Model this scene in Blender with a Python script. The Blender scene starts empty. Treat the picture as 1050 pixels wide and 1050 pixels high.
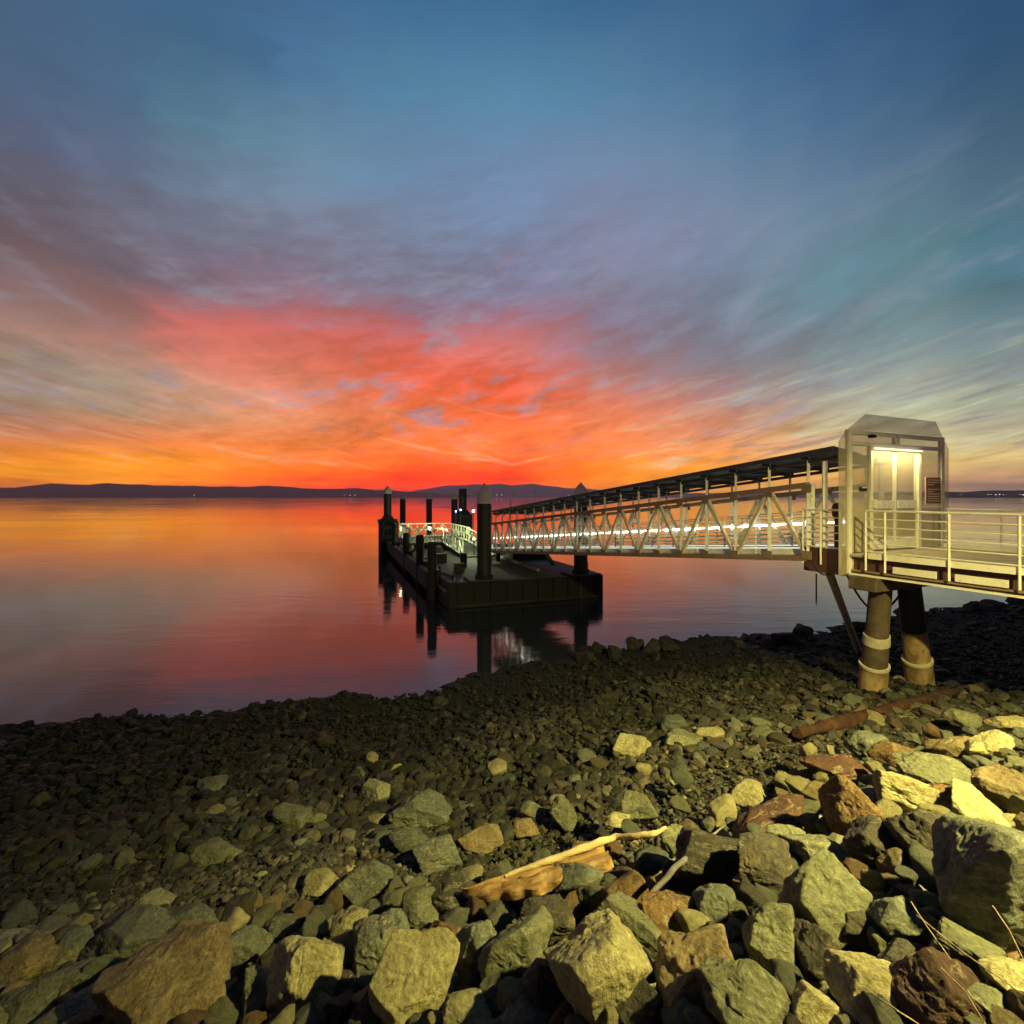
import bpy, bmesh, math, random
import numpy as np
from mathutils import Vector, Matrix

random.seed(7)
rng = np.random.RandomState(11)
SC = bpy.context.scene
COL = SC.collection
EYE = 5.2            # camera height above the water
F = 505.0            # focal length in photo pixels (1050 wide)
CX, HZ = 525.0, 510.0

# ------------------------------------------------------------------ camera
cam = bpy.data.cameras.new('camera'); camo = bpy.data.objects.new('camera', cam); COL.objects.link(camo)
cam.sensor_width = 36.0; cam.lens = 36.0 * F / 1050.0
cam.shift_y = -15.0 / 1050.0
cam.clip_start = 0.05; cam.clip_end = 80000
camo.location = (0, 0, EYE); camo.rotation_euler = (math.radians(90), 0, 0)
SC.camera = camo

SC.view_settings.view_transform = 'Standard'; SC.view_settings.look = 'None'
SC.view_settings.exposure = 0; SC.view_settings.gamma = 1; SC.view_settings.use_curve_mapping = False
SC.cycles.max_bounces = 6; SC.cycles.transparent_max_bounces = 24
SC.cycles.sample_clamp_indirect = 4.0
SC.cycles.use_denoising = True

def lin(c):
    return tuple((v/255/12.92 if v/255 <= 0.04045 else ((v/255+0.055)/1.055)**2.4) for v in c)

class NT:
    """small node tree helper"""
    def __init__(s, tree): s.t = tree; s.n = tree.nodes; s.l = tree.links
    def add(s, ty, **kw):
        n = s.n.new(ty)
        for k, v in kw.items(): setattr(n, k, v)
        return n
    def link(s, a, b): s.l.new(a, b)
    def val(s, sock, v):
        if hasattr(v, 'is_linked') or hasattr(v, 'links'): s.l.new(v, sock)
        else: sock.default_value = v
    def math(s, op, a, b=None, c=None, clamp=False):
        n = s.add('ShaderNodeMath', operation=op, use_clamp=clamp)
        s.val(n.inputs[0], a)
        if b is not None: s.val(n.inputs[1], b)
        if c is not None: s.val(n.inputs[2], c)
        return n.outputs[0]
    def mix(s, f, a, b, blend='MIX'):
        n = s.add('ShaderNodeMix', data_type='RGBA', blend_type=blend)
        s.val(n.inputs[0], f); s.val(n.inputs[6], a); s.val(n.inputs[7], b)
        return n.outputs[2]
    def maprange(s, v, a, b, c=0.0, d=1.0, smooth=False):
        n = s.add('ShaderNodeMapRange', interpolation_type='SMOOTHSTEP' if smooth else 'LINEAR')
        s.val(n.inputs[0], v); n.inputs[1].default_value = a; n.inputs[2].default_value = b
        n.inputs[3].default_value = c; n.inputs[4].default_value = d
        return n.outputs[0]
    def noise(s, vec, scale, detail=4, rough=0.55, dist=0.0, col=False):
        n = s.add('ShaderNodeTexNoise'); s.link(vec, n.inputs['Vector'])
        n.inputs['Scale'].default_value = scale; n.inputs['Detail'].default_value = detail
        n.inputs['Roughness'].default_value = rough; n.inputs['Distortion'].default_value = dist
        return n.outputs['Color' if col else 'Fac']
    def comb(s, x, y, z):
        n = s.add('ShaderNodeCombineXYZ'); s.val(n.inputs[0], x); s.val(n.inputs[1], y); s.val(n.inputs[2], z)
        return n.outputs[0]

# ------------------------------------------------------------------ sky (world): the colours of the dusk by direction
SKY_Y = [0, 60, 120, 180, 230, 270, 300, 330, 360, 390, 420, 445, 465, 480, 492, 505]
SKY = [
 [(68,88,118),(68,95,128),(62,95,128),(62,95,135),(62,102,140),(62,102,140),(58,95,135),(58,92,130),(52,85,125),(48,78,115),(42,72,110)],
 [(75,92,120),(72,98,130),(68,100,132),(70,104,142),(76,112,150),(80,122,158),(78,112,150),(70,105,142),(64,95,132),(58,86,122),(50,78,108)],
 [(85,90,115),(80,98,128),(84,118,140),(98,136,165),(92,132,162),(92,132,165),(92,128,160),(82,116,148),(74,104,140),(68,96,128),(58,85,112)],
 [(95,88,105),(98,100,125),(108,122,145),(110,128,152),(108,128,162),(112,132,168),(118,132,165),(110,130,160),(98,118,148),(86,110,136),(74,98,118)],
 [(108,90,98),(110,98,112),(112,110,130),(125,125,150),(118,128,155),(120,128,160),(130,126,155),(125,130,158),(108,128,148),(92,120,138),(80,110,128)],
 [(112,84,88),(108,90,98),(118,100,118),(128,110,130),(120,118,142),(125,128,158),(130,125,150),(122,130,158),(108,132,152),(96,128,142),(72,112,132)],
 [(150,110,110),(115,92,98),(128,95,105),(125,105,122),(125,112,132),(130,115,140),(132,124,148),(118,128,148),(105,135,150),(98,128,138),(80,105,120)],
 [(165,130,115),(150,110,102),(215,110,100),(200,110,110),(150,110,125),(170,115,130),(135,120,140),(120,125,142),(110,135,148),(115,140,145),(105,125,130)],
 [(125,110,100),(175,130,115),(215,115,95),(225,110,90),(230,105,85),(215,120,110),(145,120,130),(125,120,132),(120,135,140),(130,145,145),(125,145,145)],
 [(150,125,110),(160,145,125),(195,140,115),(225,125,95),(235,100,65),(240,105,75),(180,120,110),(140,125,130),(140,145,145),(155,160,145),(120,130,125)],
 [(140,115,95),(150,125,100),(195,150,115),(220,135,95),(240,110,60),(250,100,50),(225,120,85),(190,125,110),(160,150,130),(175,180,150),(150,155,130)],
 [(180,110,75),(200,115,70),(215,120,65),(225,135,80),(240,120,60),(245,115,55),(240,130,70),(215,140,100),(200,165,125),(185,175,130),(165,150,125)],
 [(220,120,35),(235,130,35),(240,125,35),(235,115,35),(245,105,30),(250,105,35),(245,125,50),(240,150,80),(225,175,100),(215,190,110),(205,180,110)],
 [(245,160,25),(250,165,25),(248,145,20),(248,105,15),(252,80,10),(255,75,12),(255,130,15),(250,160,40),(235,175,80),(215,175,95),(190,140,100)],
 [(240,130,20),(245,140,20),(248,120,15),(250,85,10),(255,50,5),(255,60,8),(255,140,15),(250,165,50),(235,170,85),(200,150,100),(140,110,100)],
 [(235,120,25),(240,125,25),(245,105,20),(250,70,10),(250,60,15),(255,90,10),(255,140,20),(245,160,60),(225,160,85),(180,140,110),(135,110,105)],
]
SKYL = np.array([[lin(c) for c in r] for r in SKY])
for _i, _y in enumerate(SKY_Y):
    if _y <= 300: SKYL[_i] *= np.array([0.97, 1.09, 1.04])[None, :]
def sky_px(px, py):
    px = min(max(px, 0), 1050) / 105.0; py = min(max(py, 0), 505)
    i = min(int(np.searchsorted(SKY_Y, py, side='right')) - 1, len(SKY_Y)-2); i = max(i, 0)
    f = (py - SKY_Y[i]) / (SKY_Y[i+1]-SKY_Y[i]); j = min(int(px), 9); g = px - j
    a = SKYL[i, j]*(1-g)+SKYL[i, j+1]*g; b = SKYL[i+1, j]*(1-g)+SKYL[i+1, j+1]*g
    return a*(1-f)+b*f
world = bpy.data.worlds.new('World'); SC.world = world; world.use_nodes = True
w = NT(world.node_tree); w.n.clear()
tc = w.add('ShaderNodeTexCoord'); sep = w.add('ShaderNodeSeparateXYZ'); w.link(tc.outputs['Generated'], sep.inputs[0])
dx, dy, dz = sep.outputs
zc = w.math('MAXIMUM', dz, 0.0)
hyp = w.math('SQRT', w.math('ADD', w.math('MULTIPLY', dx, dx), w.math('MULTIPLY', dy, dy)))
elev = w.math('DIVIDE', zc, w.math('MAXIMUM', hyp, 0.001))
az = w.math('ARCTAN2', dx, dy)
# cloud sheet coordinates: streaks run in perspective towards the horizon
den = w.math('ADD', zc, 0.10)
cp = w.comb(w.math('DIVIDE', dx, den), w.math('DIVIDE', dy, den), 0.0)
def rot_scale(v, ang, sx, sy):
    m = w.add('ShaderNodeMapping'); w.link(v, m.inputs[0]); m.inputs['Rotation'].default_value = (0, 0, ang)
    m.inputs['Scale'].default_value = (sx, sy, 1); return m.outputs[0]
cs = rot_scale(cp, math.radians(-8), 1.0, 0.30)
cs2 = rot_scale(cp, math.radians(6), 1.0, 0.34)
bl = w.comb(w.math('MULTIPLY', az, 2.0), w.math('MULTIPLY_ADD', elev, 5.5, w.math('MULTIPLY', az, -1.1)), 1.7)
side_w = w.maprange(w.math('ABSOLUTE', w.math('ADD', az, 0.12)), 0.12, 0.60, 0.06, 0.62, True)
def bl_mix(rad, sc, rough, dist):
    iso = w.noise(bl, sc, 7, rough, dist)
    m_ = w.add('ShaderNodeMix', data_type='FLOAT'); w.link(side_w, m_.inputs[0]); w.link(iso, m_.inputs[2]); w.link(rad, m_.inputs[3]); return m_.outputs[0]
n1 = bl_mix(w.noise(cs, 1.7, 9, 0.60, 0.25), 2.0, 0.60, 0.35)
n2 = bl_mix(w.noise(cs2, 4.2, 9, 0.66, 0.25), 5.0, 0.66, 0.3)
hs = w.comb(w.math('MULTIPLY', az, 2.2), w.math('MULTIPLY', elev, 34.0), 3.3)     # flat bars near the horizon
n3 = w.noise(hs, 1.6, 5, 0.6, 0.5)
low = w.maprange(elev, 0.02, 0.20, 1.0, 0.0, True)
sh = w.math('ADD', w.math('MULTIPLY', w.math('SUBTRACT', n1, 0.5), 0.16), w.math('MULTIPLY', w.math('SUBTRACT', n2, 0.5), 0.10))
amp = w.maprange(elev, 0.03, 0.35, 0.10, 1.0, True)
ew = w.math('ADD', elev, w.math('MULTIPLY', sh, amp))
ew = w.math('ADD', ew, w.math('MULTIPLY', w.math('SUBTRACT', n3, 0.5), w.math('MULTIPLY', low, 0.022)))
aw = w.math('ADD', az, w.math('MULTIPLY', w.math('SUBTRACT', n2, 0.5), w.math('MULTIPLY', amp, 0.22)))
an = w.maprange(aw, -math.pi/2, math.pi/2, 0.0, 1.0)
rows = [0.0, 0.018, 0.036, 0.060, 0.095, 0.14, 0.19, 0.245, 0.30, 0.36, 0.43, 0.52, 0.65, 0.80, 1.0]
prev = None
for i, e in enumerate(rows):
    r = w.add('ShaderNodeValToRGB'); w.link(an, r.inputs[0]); cr = r.color_ramp; cr.interpolation = 'EASE'
    els = []
    K = 19
    for k in range(K):
        a = math.radians(-50 + 100*k/(K-1)); u = F*math.tan(a); v = e*math.hypot(F, u)
        els.append(((a+math.pi/2)/math.pi, sky_px(CX+u, HZ-v)))
    els.insert(0, (0.10, sky_px(0, HZ - e*700)*0.75)); els.append((0.90, sky_px(1050, HZ - e*700)*0.7))
    cr.elements[0].position = els[0][0]; cr.elements[0].color = (*els[0][1], 1)
    cr.elements[1].position = els[-1][0]; cr.elements[1].color = (*els[-1][1], 1)
    for p, c in els[1:-1]:
        q = cr.elements.new(p); q.color = (*c, 1)
    if prev is None: prev = r.outputs[0]
    else:
        f = w.maprange(ew, rows[i-1], e, 0, 1, False); prev = w.mix(f, prev, r.outputs[0])
# zenith and high east are night blue; mauve low-east glow added to light hills
prev = w.mix(w.maprange(elev, 0.95, 2.4, 0, 1, True), prev, (0.020, 0.040, 0.075, 1))
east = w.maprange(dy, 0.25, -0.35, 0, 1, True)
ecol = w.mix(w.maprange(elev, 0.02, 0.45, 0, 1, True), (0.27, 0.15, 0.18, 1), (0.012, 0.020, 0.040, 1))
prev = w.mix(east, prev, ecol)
gap = bl_mix(w.noise(cs2, 2.6, 9, 0.62, 0.3), 3.1, 0.64, 0.4)
gz_ = w.math('MULTIPLY', w.maprange(elev, 0.07, 0.16, 0, 1, True), w.maprange(elev, 0.62, 0.34, 0, 1, True))
prev = w.mix(w.math('MULTIPLY', gz_, w.maprange(gap, 0.50, 0.66, 0, 0.62, True)), prev, (0.27, 0.29, 0.36, 1))
prev = w.mix(w.math('MULTIPLY', w.math('MULTIPLY', gz_, w.maprange(az, 0.30, 0.05, 0, 1, True)), w.maprange(gap, 0.44, 0.30, 0, 0.35, True)), prev, (0.62, 0.20, 0.13, 1))
# pale yellow-green and grey cloud bars low in the sky
bars = w.noise(w.comb(w.math('MULTIPLY', az, 3.0), w.math('MULTIPLY_ADD', elev, 26.0, w.math('MULTIPLY', w.math('ABSOLUTE', az), -5.5)), 8.1), 1.5, 7, 0.62, 1.1)
lowb = w.math('MULTIPLY', w.maprange(elev, 0.30, 0.10, 0, 1, True), w.maprange(elev, 0.035, 0.07, 0, 1, True))
rt = w.maprange(az, 0.10, 0.5, 0.22, 0.75, True)
prev = w.mix(w.math('MULTIPLY', w.math('MULTIPLY', lowb, rt), w.maprange(bars, 0.50, 0.68, 0, 1, True)), prev, (0.50, 0.50, 0.32, 1))
prev = w.mix(w.math('MULTIPLY', w.math('MULTIPLY', lowb, rt), w.maprange(bars, 0.48, 0.34, 0, 0.8, True)), prev, (0.20, 0.17, 0.19, 1))
lift = w.maprange(elev, 0.0, 0.30, 1.42, 1.05, True)
prev = w.mix(1.0, prev, w.comb(lift, lift, lift), 'MULTIPLY')
# cloud streak tone
st = w.math('ADD', w.math('MULTIPLY', w.math('SUBTRACT', n1, 0.5), 1.0), w.math('MULTIPLY', w.math('SUBTRACT', n2, 0.5), 1.25))
st = w.math('ADD', st, w.math('MULTIPLY', w.math('SUBTRACT', n3, 0.5), w.math('MULTIPLY', low, 1.0)))
stamp = w.maprange(elev, 0.12, 0.75, 1.0, 0.22, True)
stf = w.math('MULTIPLY_ADD', st, stamp, 1.0)
sf = w.comb(stf, stf, w.math('POWER', stf, 1.15))
prev = w.mix(1.0, prev, sf, 'MULTIPLY')
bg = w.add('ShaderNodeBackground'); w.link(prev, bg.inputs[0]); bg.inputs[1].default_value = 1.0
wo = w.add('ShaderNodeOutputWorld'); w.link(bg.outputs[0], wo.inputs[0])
# ------------------------------------------------------------------ helpers
def tag(o, label=None, cat=None, group=None, kind=None):
    if label: o['label'] = label
    if cat: o['category'] = cat
    if group: o['group'] = group
    if kind: o['kind'] = kind
    return o
def empty(name, loc=(0, 0, 0), label=None, cat=None, group=None):
    o = bpy.data.objects.new(name, None); COL.objects.link(o); o.location = loc
    o.empty_display_size = 0.1
    return tag(o, label, cat, group)
def emesh(name, verts, faces, mat, parent=None, smooth=False):
    me = bpy.data.meshes.new(name); me.from_pydata([tuple(v) for v in verts], [], faces); me.update()
    if mat: me.materials.append(mat)
    if smooth: me.polygons.foreach_set('use_smooth', [True]*len(me.polygons))
    o = bpy.data.objects.new(name, me); COL.objects.link(o)
    if parent: o.parent = parent
    if parent and parent.type == 'EMPTY' and parent.location.length > 0:
        me.transform(Matrix.Translation(-parent.location))
    return o
class MB:
    """collects shapes in world coordinates; build() links them as one mesh"""
    def __init__(s): s.v = []; s.f = []
    def poly(s, vs, fs):
        b = len(s.v); s.v += [tuple(x) for x in vs]; s.f += [[i+b for i in f] for f in fs]
    def box8(s, p):        # p: 4 bottom, 4 top
        s.poly(p, [(3,2,1,0),(4,5,6,7),(0,1,5,4),(1,2,6,5),(2,3,7,6),(3,0,4,7)])
    def box(s, c, sx, sy, sz, ax=(1,0,0), ay=(0,1,0)):
        c = Vector(c); ax = Vector(ax).normalized()*sx/2; ay = Vector(ay).normalized()*sy/2
        az = ax.cross(ay).normalized()*sz/2
        s.box8([c-ax-ay-az, c+ax-ay-az, c+ax+ay-az, c-ax+ay-az, c-ax-ay+az, c+ax-ay+az, c+ax+ay+az, c-ax+ay+az])
    def bar(s, a, b, w, h=None, up=(0,0,1)):
        a = Vector(a); b = Vector(b); h = h or w; d = (b-a).normalized(); up = Vector(up)
        if abs(d.dot(up)) > 0.98: up = Vector((0.4, 0.9, 0))
        x = d.cross(up).normalized(); y = x.cross(d).normalized(); x = x*w/2; y = y*h/2
        s.box8([a-x-y, a+x-y, b+x-y, b-x-y, a-x+y, a+x+y, b+x+y, b-x+y])
    def tube(s, pts, rads, n=16, cap=True):
        pts = [Vector(p) for p in pts]
        if not hasattr(rads, '__len__'): rads = [rads]*len(pts)
        b = len(s.v); m = len(pts)
        for i, p in enumerate(pts):
            d = (pts[min(i+1, m-1)] - pts[max(i-1, 0)]).normalized()
            up = Vector((0,0,1)) if abs(d.z) < 0.9 else Vector((0,1,0))
            x = d.cross(up).normalized(); y = d.cross(x).normalized()
            for k in range(n):
                t = 2*math.pi*k/n; s.v.append(tuple(p + (x*math.cos(t)+y*math.sin(t))*rads[i]))
        for i in range(m-1):
            for k in range(n):
                s.f.append([b+i*n+k, b+(i+1)*n+k, b+(i+1)*n+(k+1)%n, b+i*n+(k+1)%n])
        if cap:
            s.f.append([b+k for k in range(n)]); s.f.append([b+(m-1)*n+n-1-k for k in range(n)])
    def build(s, name, mat, parent=None, smooth=False, bevel=0.0):
        o = emesh(name, s.v, s.f, mat, parent, smooth)
        bm = bmesh.new(); bm.from_mesh(o.data); bmesh.ops.recalc_face_normals(bm, faces=bm.faces); bm.to_mesh(o.data); bm.free()
        if smooth:
            md = o.modifiers.new('edges', 'EDGE_SPLIT'); md.split_angle = math.radians(40)
        if bevel:
            md = o.modifiers.new('bevel', 'BEVEL'); md.width = bevel; md.segments = 2; md.limit_method = 'ANGLE'
        return o

# ------------------------------------------------------------------ materials
def mat(name, build):
    m = bpy.data.materials.new(name); m.use_nodes = True; t = NT(m.node_tree); t.n.clear()
    out = t.add('ShaderNodeOutputMaterial'); build(t, out); return m
def principled(t, out, base, rough=0.6, metal=0.0, normal=None, spec=0.5):
    p = t.add('ShaderNodeBsdfPrincipled'); t.val(p.inputs['Base Color'], base); t.val(p.inputs['Roughness'], rough)
    p.inputs['Metallic'].default_value = metal; p.inputs['Specular IOR Level'].default_value = spec
    if normal: t.link(normal, p.inputs['Normal'])
    if out: t.link(p.outputs[0], out.inputs[0])
    return p
def bumpn(t, h, strength, dist=0.02, prev=None):
    b = t.add('ShaderNodeBump'); b.inputs['Strength'].default_value = strength; b.inputs['Distance'].default_value = dist
    t.link(h, b.inputs['Height'])
    if prev: t.link(prev, b.inputs['Normal'])
    return b.outputs[0]
def objco(t):
    return t.add('ShaderNodeTexCoord').outputs['Object']
def worn(name, c1, c2, rough=0.5, metal=0.0, scale=3.0, thr=(0.45, 0.7), bump=0.15, spec=0.5, rust=None):
    def b(t, out):
        co = objco(t); n = t.noise(co, scale, 6, 0.65)
        c = t.mix(t.maprange(n, thr[0], thr[1]), (*c1, 1), (*c2, 1))
        if rust:
            n2 = t.noise(co, scale*2.3, 8, 0.7); c = t.mix(t.maprange(n2, 0.60, 0.72), c, (*rust, 1))
        nf = t.noise(co, scale*14, 4, 0.6)
        r = t.math('MULTIPLY_ADD', n, 0.25, rough-0.12)
        principled(t, out, c, r, metal, bumpn(t, nf, bump, 0.01), spec)
    return mat(name, b)
def emit(name, col, s):
    def b(t, out):
        e = t.add('ShaderNodeEmission'); e.inputs[0].default_value = (*col, 1); e.inputs[1].default_value = s
        t.link(e.outputs[0], out.inputs[0])
    return mat(name, b)

M_white = worn('white_paint', (0.72, 0.71, 0.66), (0.52, 0.50, 0.42), 0.45, rust=(0.30, 0.17, 0.08))
M_cream = worn('cream_steel', (0.80, 0.77, 0.62), (0.66, 0.62, 0.48), 0.5, rust=(0.22, 0.12, 0.06))
M_truss = worn('truss_paint', (0.66, 0.57, 0.42), (0.50, 0.42, 0.29), 0.55, rust=(0.16, 0.08, 0.04))
M_chord = worn('chord_paint', (0.26, 0.18, 0.13), (0.17, 0.12, 0.085), 0.6)
M_black = worn('black_steel', (0.009, 0.0085, 0.009), (0.016, 0.014, 0.013), 0.6)
M_canopy = worn('canopy_metal', (0.035, 0.035, 0.045), (0.055, 0.050, 0.055), 0.6)
M_maroon = worn('maroon_steel', (0.10, 0.045, 0.035), (0.06, 0.03, 0.025), 0.55)
M_hull = worn('hull', (0.003, 0.003, 0.003), (0.007, 0.006, 0.006), 0.75, scale=1.5)
M_deck = worn('dock_deck', (0.045, 0.046, 0.038), (0.026, 0.026, 0.022), 0.8, scale=1.1)
M_deckw = worn('walkway_deck', (0.42, 0.36, 0.24), (0.30, 0.24, 0.15), 0.7, scale=5)
M_curb = worn('curb_concrete', (0.30, 0.29, 0.25), (0.20, 0.19, 0.16), 0.8, scale=2)
M_capw = worn('pile_cap_plastic', (0.55, 0.45, 0.44), (0.46, 0.37, 0.37), 0.6)
M_rail = worn('rail_light_paint', (0.76, 0.74, 0.60), (0.60, 0.58, 0.46), 0.45)
M_band = worn('pile_band', (0.50, 0.47, 0.33), (0.38, 0.34, 0.22), 0.6)
def pile_m(t, out):
    co = objco(t)
    m = t.add('ShaderNodeMapping'); t.link(co, m.inputs[0]); m.inputs['Scale'].default_value = (1, 1, 0.35)
    n = t.noise(m.outputs[0], 3.5, 8, 0.7, 0.4); n2 = t.noise(m.outputs[0], 9, 6, 0.7)
    c = t.mix(t.maprange(n, 0.38, 0.60), (0.17, 0.105, 0.045, 1), (0.40, 0.29, 0.13, 1))
    c = t.mix(t.maprange(n2, 0.55, 0.70), c, (0.36, 0.30, 0.17, 1))
    principled(t, out, c, 0.8, 0, bumpn(t, n2, 0.7, 0.03))
M_pile = mat('stained_pile_concrete', pile_m)
M_pile_dark = worn('pile_wrap', (0.075, 0.055, 0.035), (0.14, 0.10, 0.06), 0.8, scale=4, bump=0.5)
def mesh_m(dens, col):
    def b(t, out):
        tr = t.add('ShaderNodeBsdfTransparent')
        co = objco(t); n = t.noise(co, 2.0, 5, 0.6)
        base = t.mix(n, (*col, 1), (col[0]*0.75, col[1]*0.75, col[2]*0.7, 1))
        p = principled(t, None, base, 0.5)
        tl = t.add('ShaderNodeBsdfTranslucent'); t.link(base, tl.inputs[0])
        m1 = t.add('ShaderNodeMixShader'); m1.inputs[0].default_value = 0.35
        t.link(p.outputs[0], m1.inputs[1]); t.link(tl.outputs[0], m1.inputs[2])
        m = t.add('ShaderNodeMixShader'); t.val(m.inputs[0], t.math('MULTIPLY_ADD', n, 0.12, dens-0.06))
        t.link(tr.outputs[0], m.inputs[1]); t.link(m1.outputs[0], m.inputs[2]); t.link(m.outputs[0], out.inputs[0])
    return b
M_mesh = mat('clear_panel', mesh_m(0.34, (0.66, 0.62, 0.48)))
M_mesh2 = mat('clouded_panel', mesh_m(0.42, (0.70, 0.64, 0.46)))
M_meshc = mat('crown_panel', mesh_m(0.40, (0.5, 0.48, 0.40)))
M_mesh3 = mat('opaque_panel', mesh_m(0.80, (0.74, 0.66, 0.44)))
M_toe = emit('toe_board_glow', (0.88, 1.0, 0.82), 1.1)  # emission imitating handrail light falling on the toe boards
M_led = emit('handrail_light', (0.90, 1.0, 0.80), 13.0)
M_tube = emit('gate_tube_light', (1.0, 0.93, 0.62), 1.5)
M_sign = worn('sign_brown', (0.15, 0.028, 0.014), (0.12, 0.022, 0.012), 0.5, scale=9)
M_signw = worn('sign_white', (0.70, 0.62, 0.50), (0.62, 0.55, 0.44), 0.5, scale=9)
M_bulbw = emit('blue_white_lamp', (0.35, 0.50, 1.0), 9.0)
M_bulbp = emit('pink_white_lamp', (1.0, 0.72, 0.95), 40.0)
M_bulby = emit('float_lamp', (0.95, 1.0, 0.60), 14.0)
M_town = emit('shore_lamp', (1.0, 0.80, 0.62), 1.5)

def water_m(t, out):
    geo = t.add('ShaderNodeNewGeometry'); co = geo.outputs['Position']
    m = t.add('ShaderNodeMapping'); t.link(co, m.inputs[0]); m.inputs['Scale'].default_value = (0.35, 1, 1)
    m.inputs['Rotation'].default_value = (0, 0, math.radians(8))
    big = t.add('ShaderNodeMapping'); t.link(co, big.inputs[0]); big.inputs['Scale'].default_value = (0.014, 0.07, 1)
    nb = t.noise(big.outputs[0], 1.0, 5, 0.6)
    n1 = t.noise(m.outputs[0], 0.9, 4, 0.55); n2 = t.noise(m.outputs[0], 5.5, 4, 0.6)
    h = t.math('ADD', n1, t.math('MULTIPLY', n2, 0.22))
    bp = t.add('ShaderNodeBump'); t.link(h, bp.inputs['Height']); bp.inputs['Strength'].default_value = 0.5
    t.val(bp.inputs['Distance'], t.math('MULTIPLY', t.maprange(nb, 0.40, 0.62, 0.15, 1.5), 0.030))
    fr = t.add('ShaderNodeFresnel'); fr.inputs[0].default_value = 2.0; t.link(bp.outputs[0], fr.inputs[1])
    g = t.add('ShaderNodeBsdfGlossy'); g.inputs[0].default_value = (0.92, 0.95, 1.0, 1)
    t.val(g.inputs['Roughness'], t.maprange(nb, 0.40, 0.60, 0.02, 0.085)); t.link(bp.outputs[0], g.inputs['Normal'])
    d = t.add('ShaderNodeBsdfDiffuse'); d.inputs[0].default_value = (0.018, 0.022, 0.028, 1)
    mx = t.add('ShaderNodeMixShader'); t.val(mx.inputs[0], t.math('MULTIPLY', fr.outputs[0], 1.08, clamp=True))
    t.link(d.outputs[0], mx.inputs[1]); t.link(g.outputs[0], mx.inputs[2]); t.link(mx.outputs[0], out.inputs[0])
M_water = mat('bay_water', water_m)

def rock_m(name, cA, cB, cC, scale=1.0, wet=False):
    if name != 'rock_wet_dark': cA, cB, cC = [tuple(v*q for v, q in zip(c, (0.74, 0.76, 0.64))) for c in (cA, cB, cC)]
    """cA main, cB patches, cC stains; texture follows the stone"""
    def b(t, out):
        co = objco(t); oi = t.add('ShaderNodeObjectInfo')
        off = t.math('MULTIPLY', oi.outputs['Random'], 37.0)
        va = t.add('ShaderNodeVectorMath', operation='ADD'); t.link(co, va.inputs[0]); t.link(t.comb(off, off, off), va.inputs[1])
        v = va.outputs[0]
        n1 = t.noise(v, 2.6*scale, 8, 0.68, 0.5); n2 = t.noise(v, 9.0*scale, 8, 0.72, 0.3); n3 = t.noise(v, 38*scale, 5, 0.7)
        c = t.mix(t.maprange(n1, 0.40, 0.62), (*cA, 1), (*cB, 1))
        c = t.mix(t.maprange(n2, 0.55, 0.72, 0, 0.85), c, (*cC, 1))
        n4 = t.noise(v, 1.1*scale, 5, 0.7, 1.2); c = t.mix(t.maprange(n4, 0.56, 0.68, 0, 0.75), c, (cB[0]*0.55, cB[1]*0.55, cB[2]*0.5, 1)); c = t.mix(t.maprange(n4, 0.42, 0.30, 0, 0.5), c, (0.24, 0.17, 0.07, 1))
        ve = t.add('ShaderNodeMapping'); t.link(v, ve.inputs[0]); ve.inputs['Rotation'].default_value = (0.6, 0.9, 0.3); ve.inputs['Scale'].default_value = (0.6, 0.6, 5)
        vn = t.noise(ve.outputs[0], 1.6*scale, 6, 0.6, 0.8); c = t.mix(t.maprange(t.math('ABSOLUTE', t.math('SUBTRACT', vn, 0.5)), 0.014, 0.0, 0, 0.32), c, (0.42, 0.39, 0.27, 1))
        sp = t.maprange(n3, 0.35, 0.70, 0.60, 1.35)
        br = t.math('MULTIPLY', sp, t.maprange(oi.outputs['Random'], 0, 1, 0.75, 1.2))
        c = t.mix(1.0, c, t.comb(br, br, br), 'MULTIPLY')
        vo = t.add('ShaderNodeTexVoronoi', feature='DISTANCE_TO_EDGE'); t.link(v, vo.inputs['Vector']); vo.inputs['Scale'].default_value = 2.4*scale
        crack = t.maprange(vo.outputs['Distance'], 0.0, 0.025)
        h = t.math('ADD', t.math('MULTIPLY', n2, 0.7), t.math('MULTIPLY', n3, 0.35))
        h = t.math('ADD', h, t.math('MULTIPLY', crack, 0.10))
        principled(t, out, c, 0.78, 0, bumpn(t, h, 1.0, 0.045), 0.35)
    return mat(name, b)
ROCKM = {
 'olive': rock_m('rock_olive', (0.25, 0.25, 0.17), (0.17, 0.175, 0.12), (0.34, 0.32, 0.20)),
 'grey':  rock_m('rock_grey', (0.19, 0.20, 0.165), (0.13, 0.14, 0.12), (0.27, 0.27, 0.21)),
 'yellow':rock_m('rock_yellow', (0.48, 0.43, 0.25), (0.33, 0.29, 0.16), (0.66, 0.62, 0.42)),
 'tan':   rock_m('rock_tan', (0.30, 0.22, 0.12), (0.21, 0.155, 0.09), (0.45, 0.36, 0.22)),
 'orange':rock_m('rock_orange', (0.25, 0.145, 0.062), (0.15, 0.09, 0.045), (0.34, 0.24, 0.12)),
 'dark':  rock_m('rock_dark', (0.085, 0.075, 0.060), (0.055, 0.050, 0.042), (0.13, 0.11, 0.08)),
 'maroon':rock_m('rock_maroon', (0.12, 0.055, 0.035), (0.08, 0.040, 0.028), (0.17, 0.09, 0.05)),
}

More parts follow.
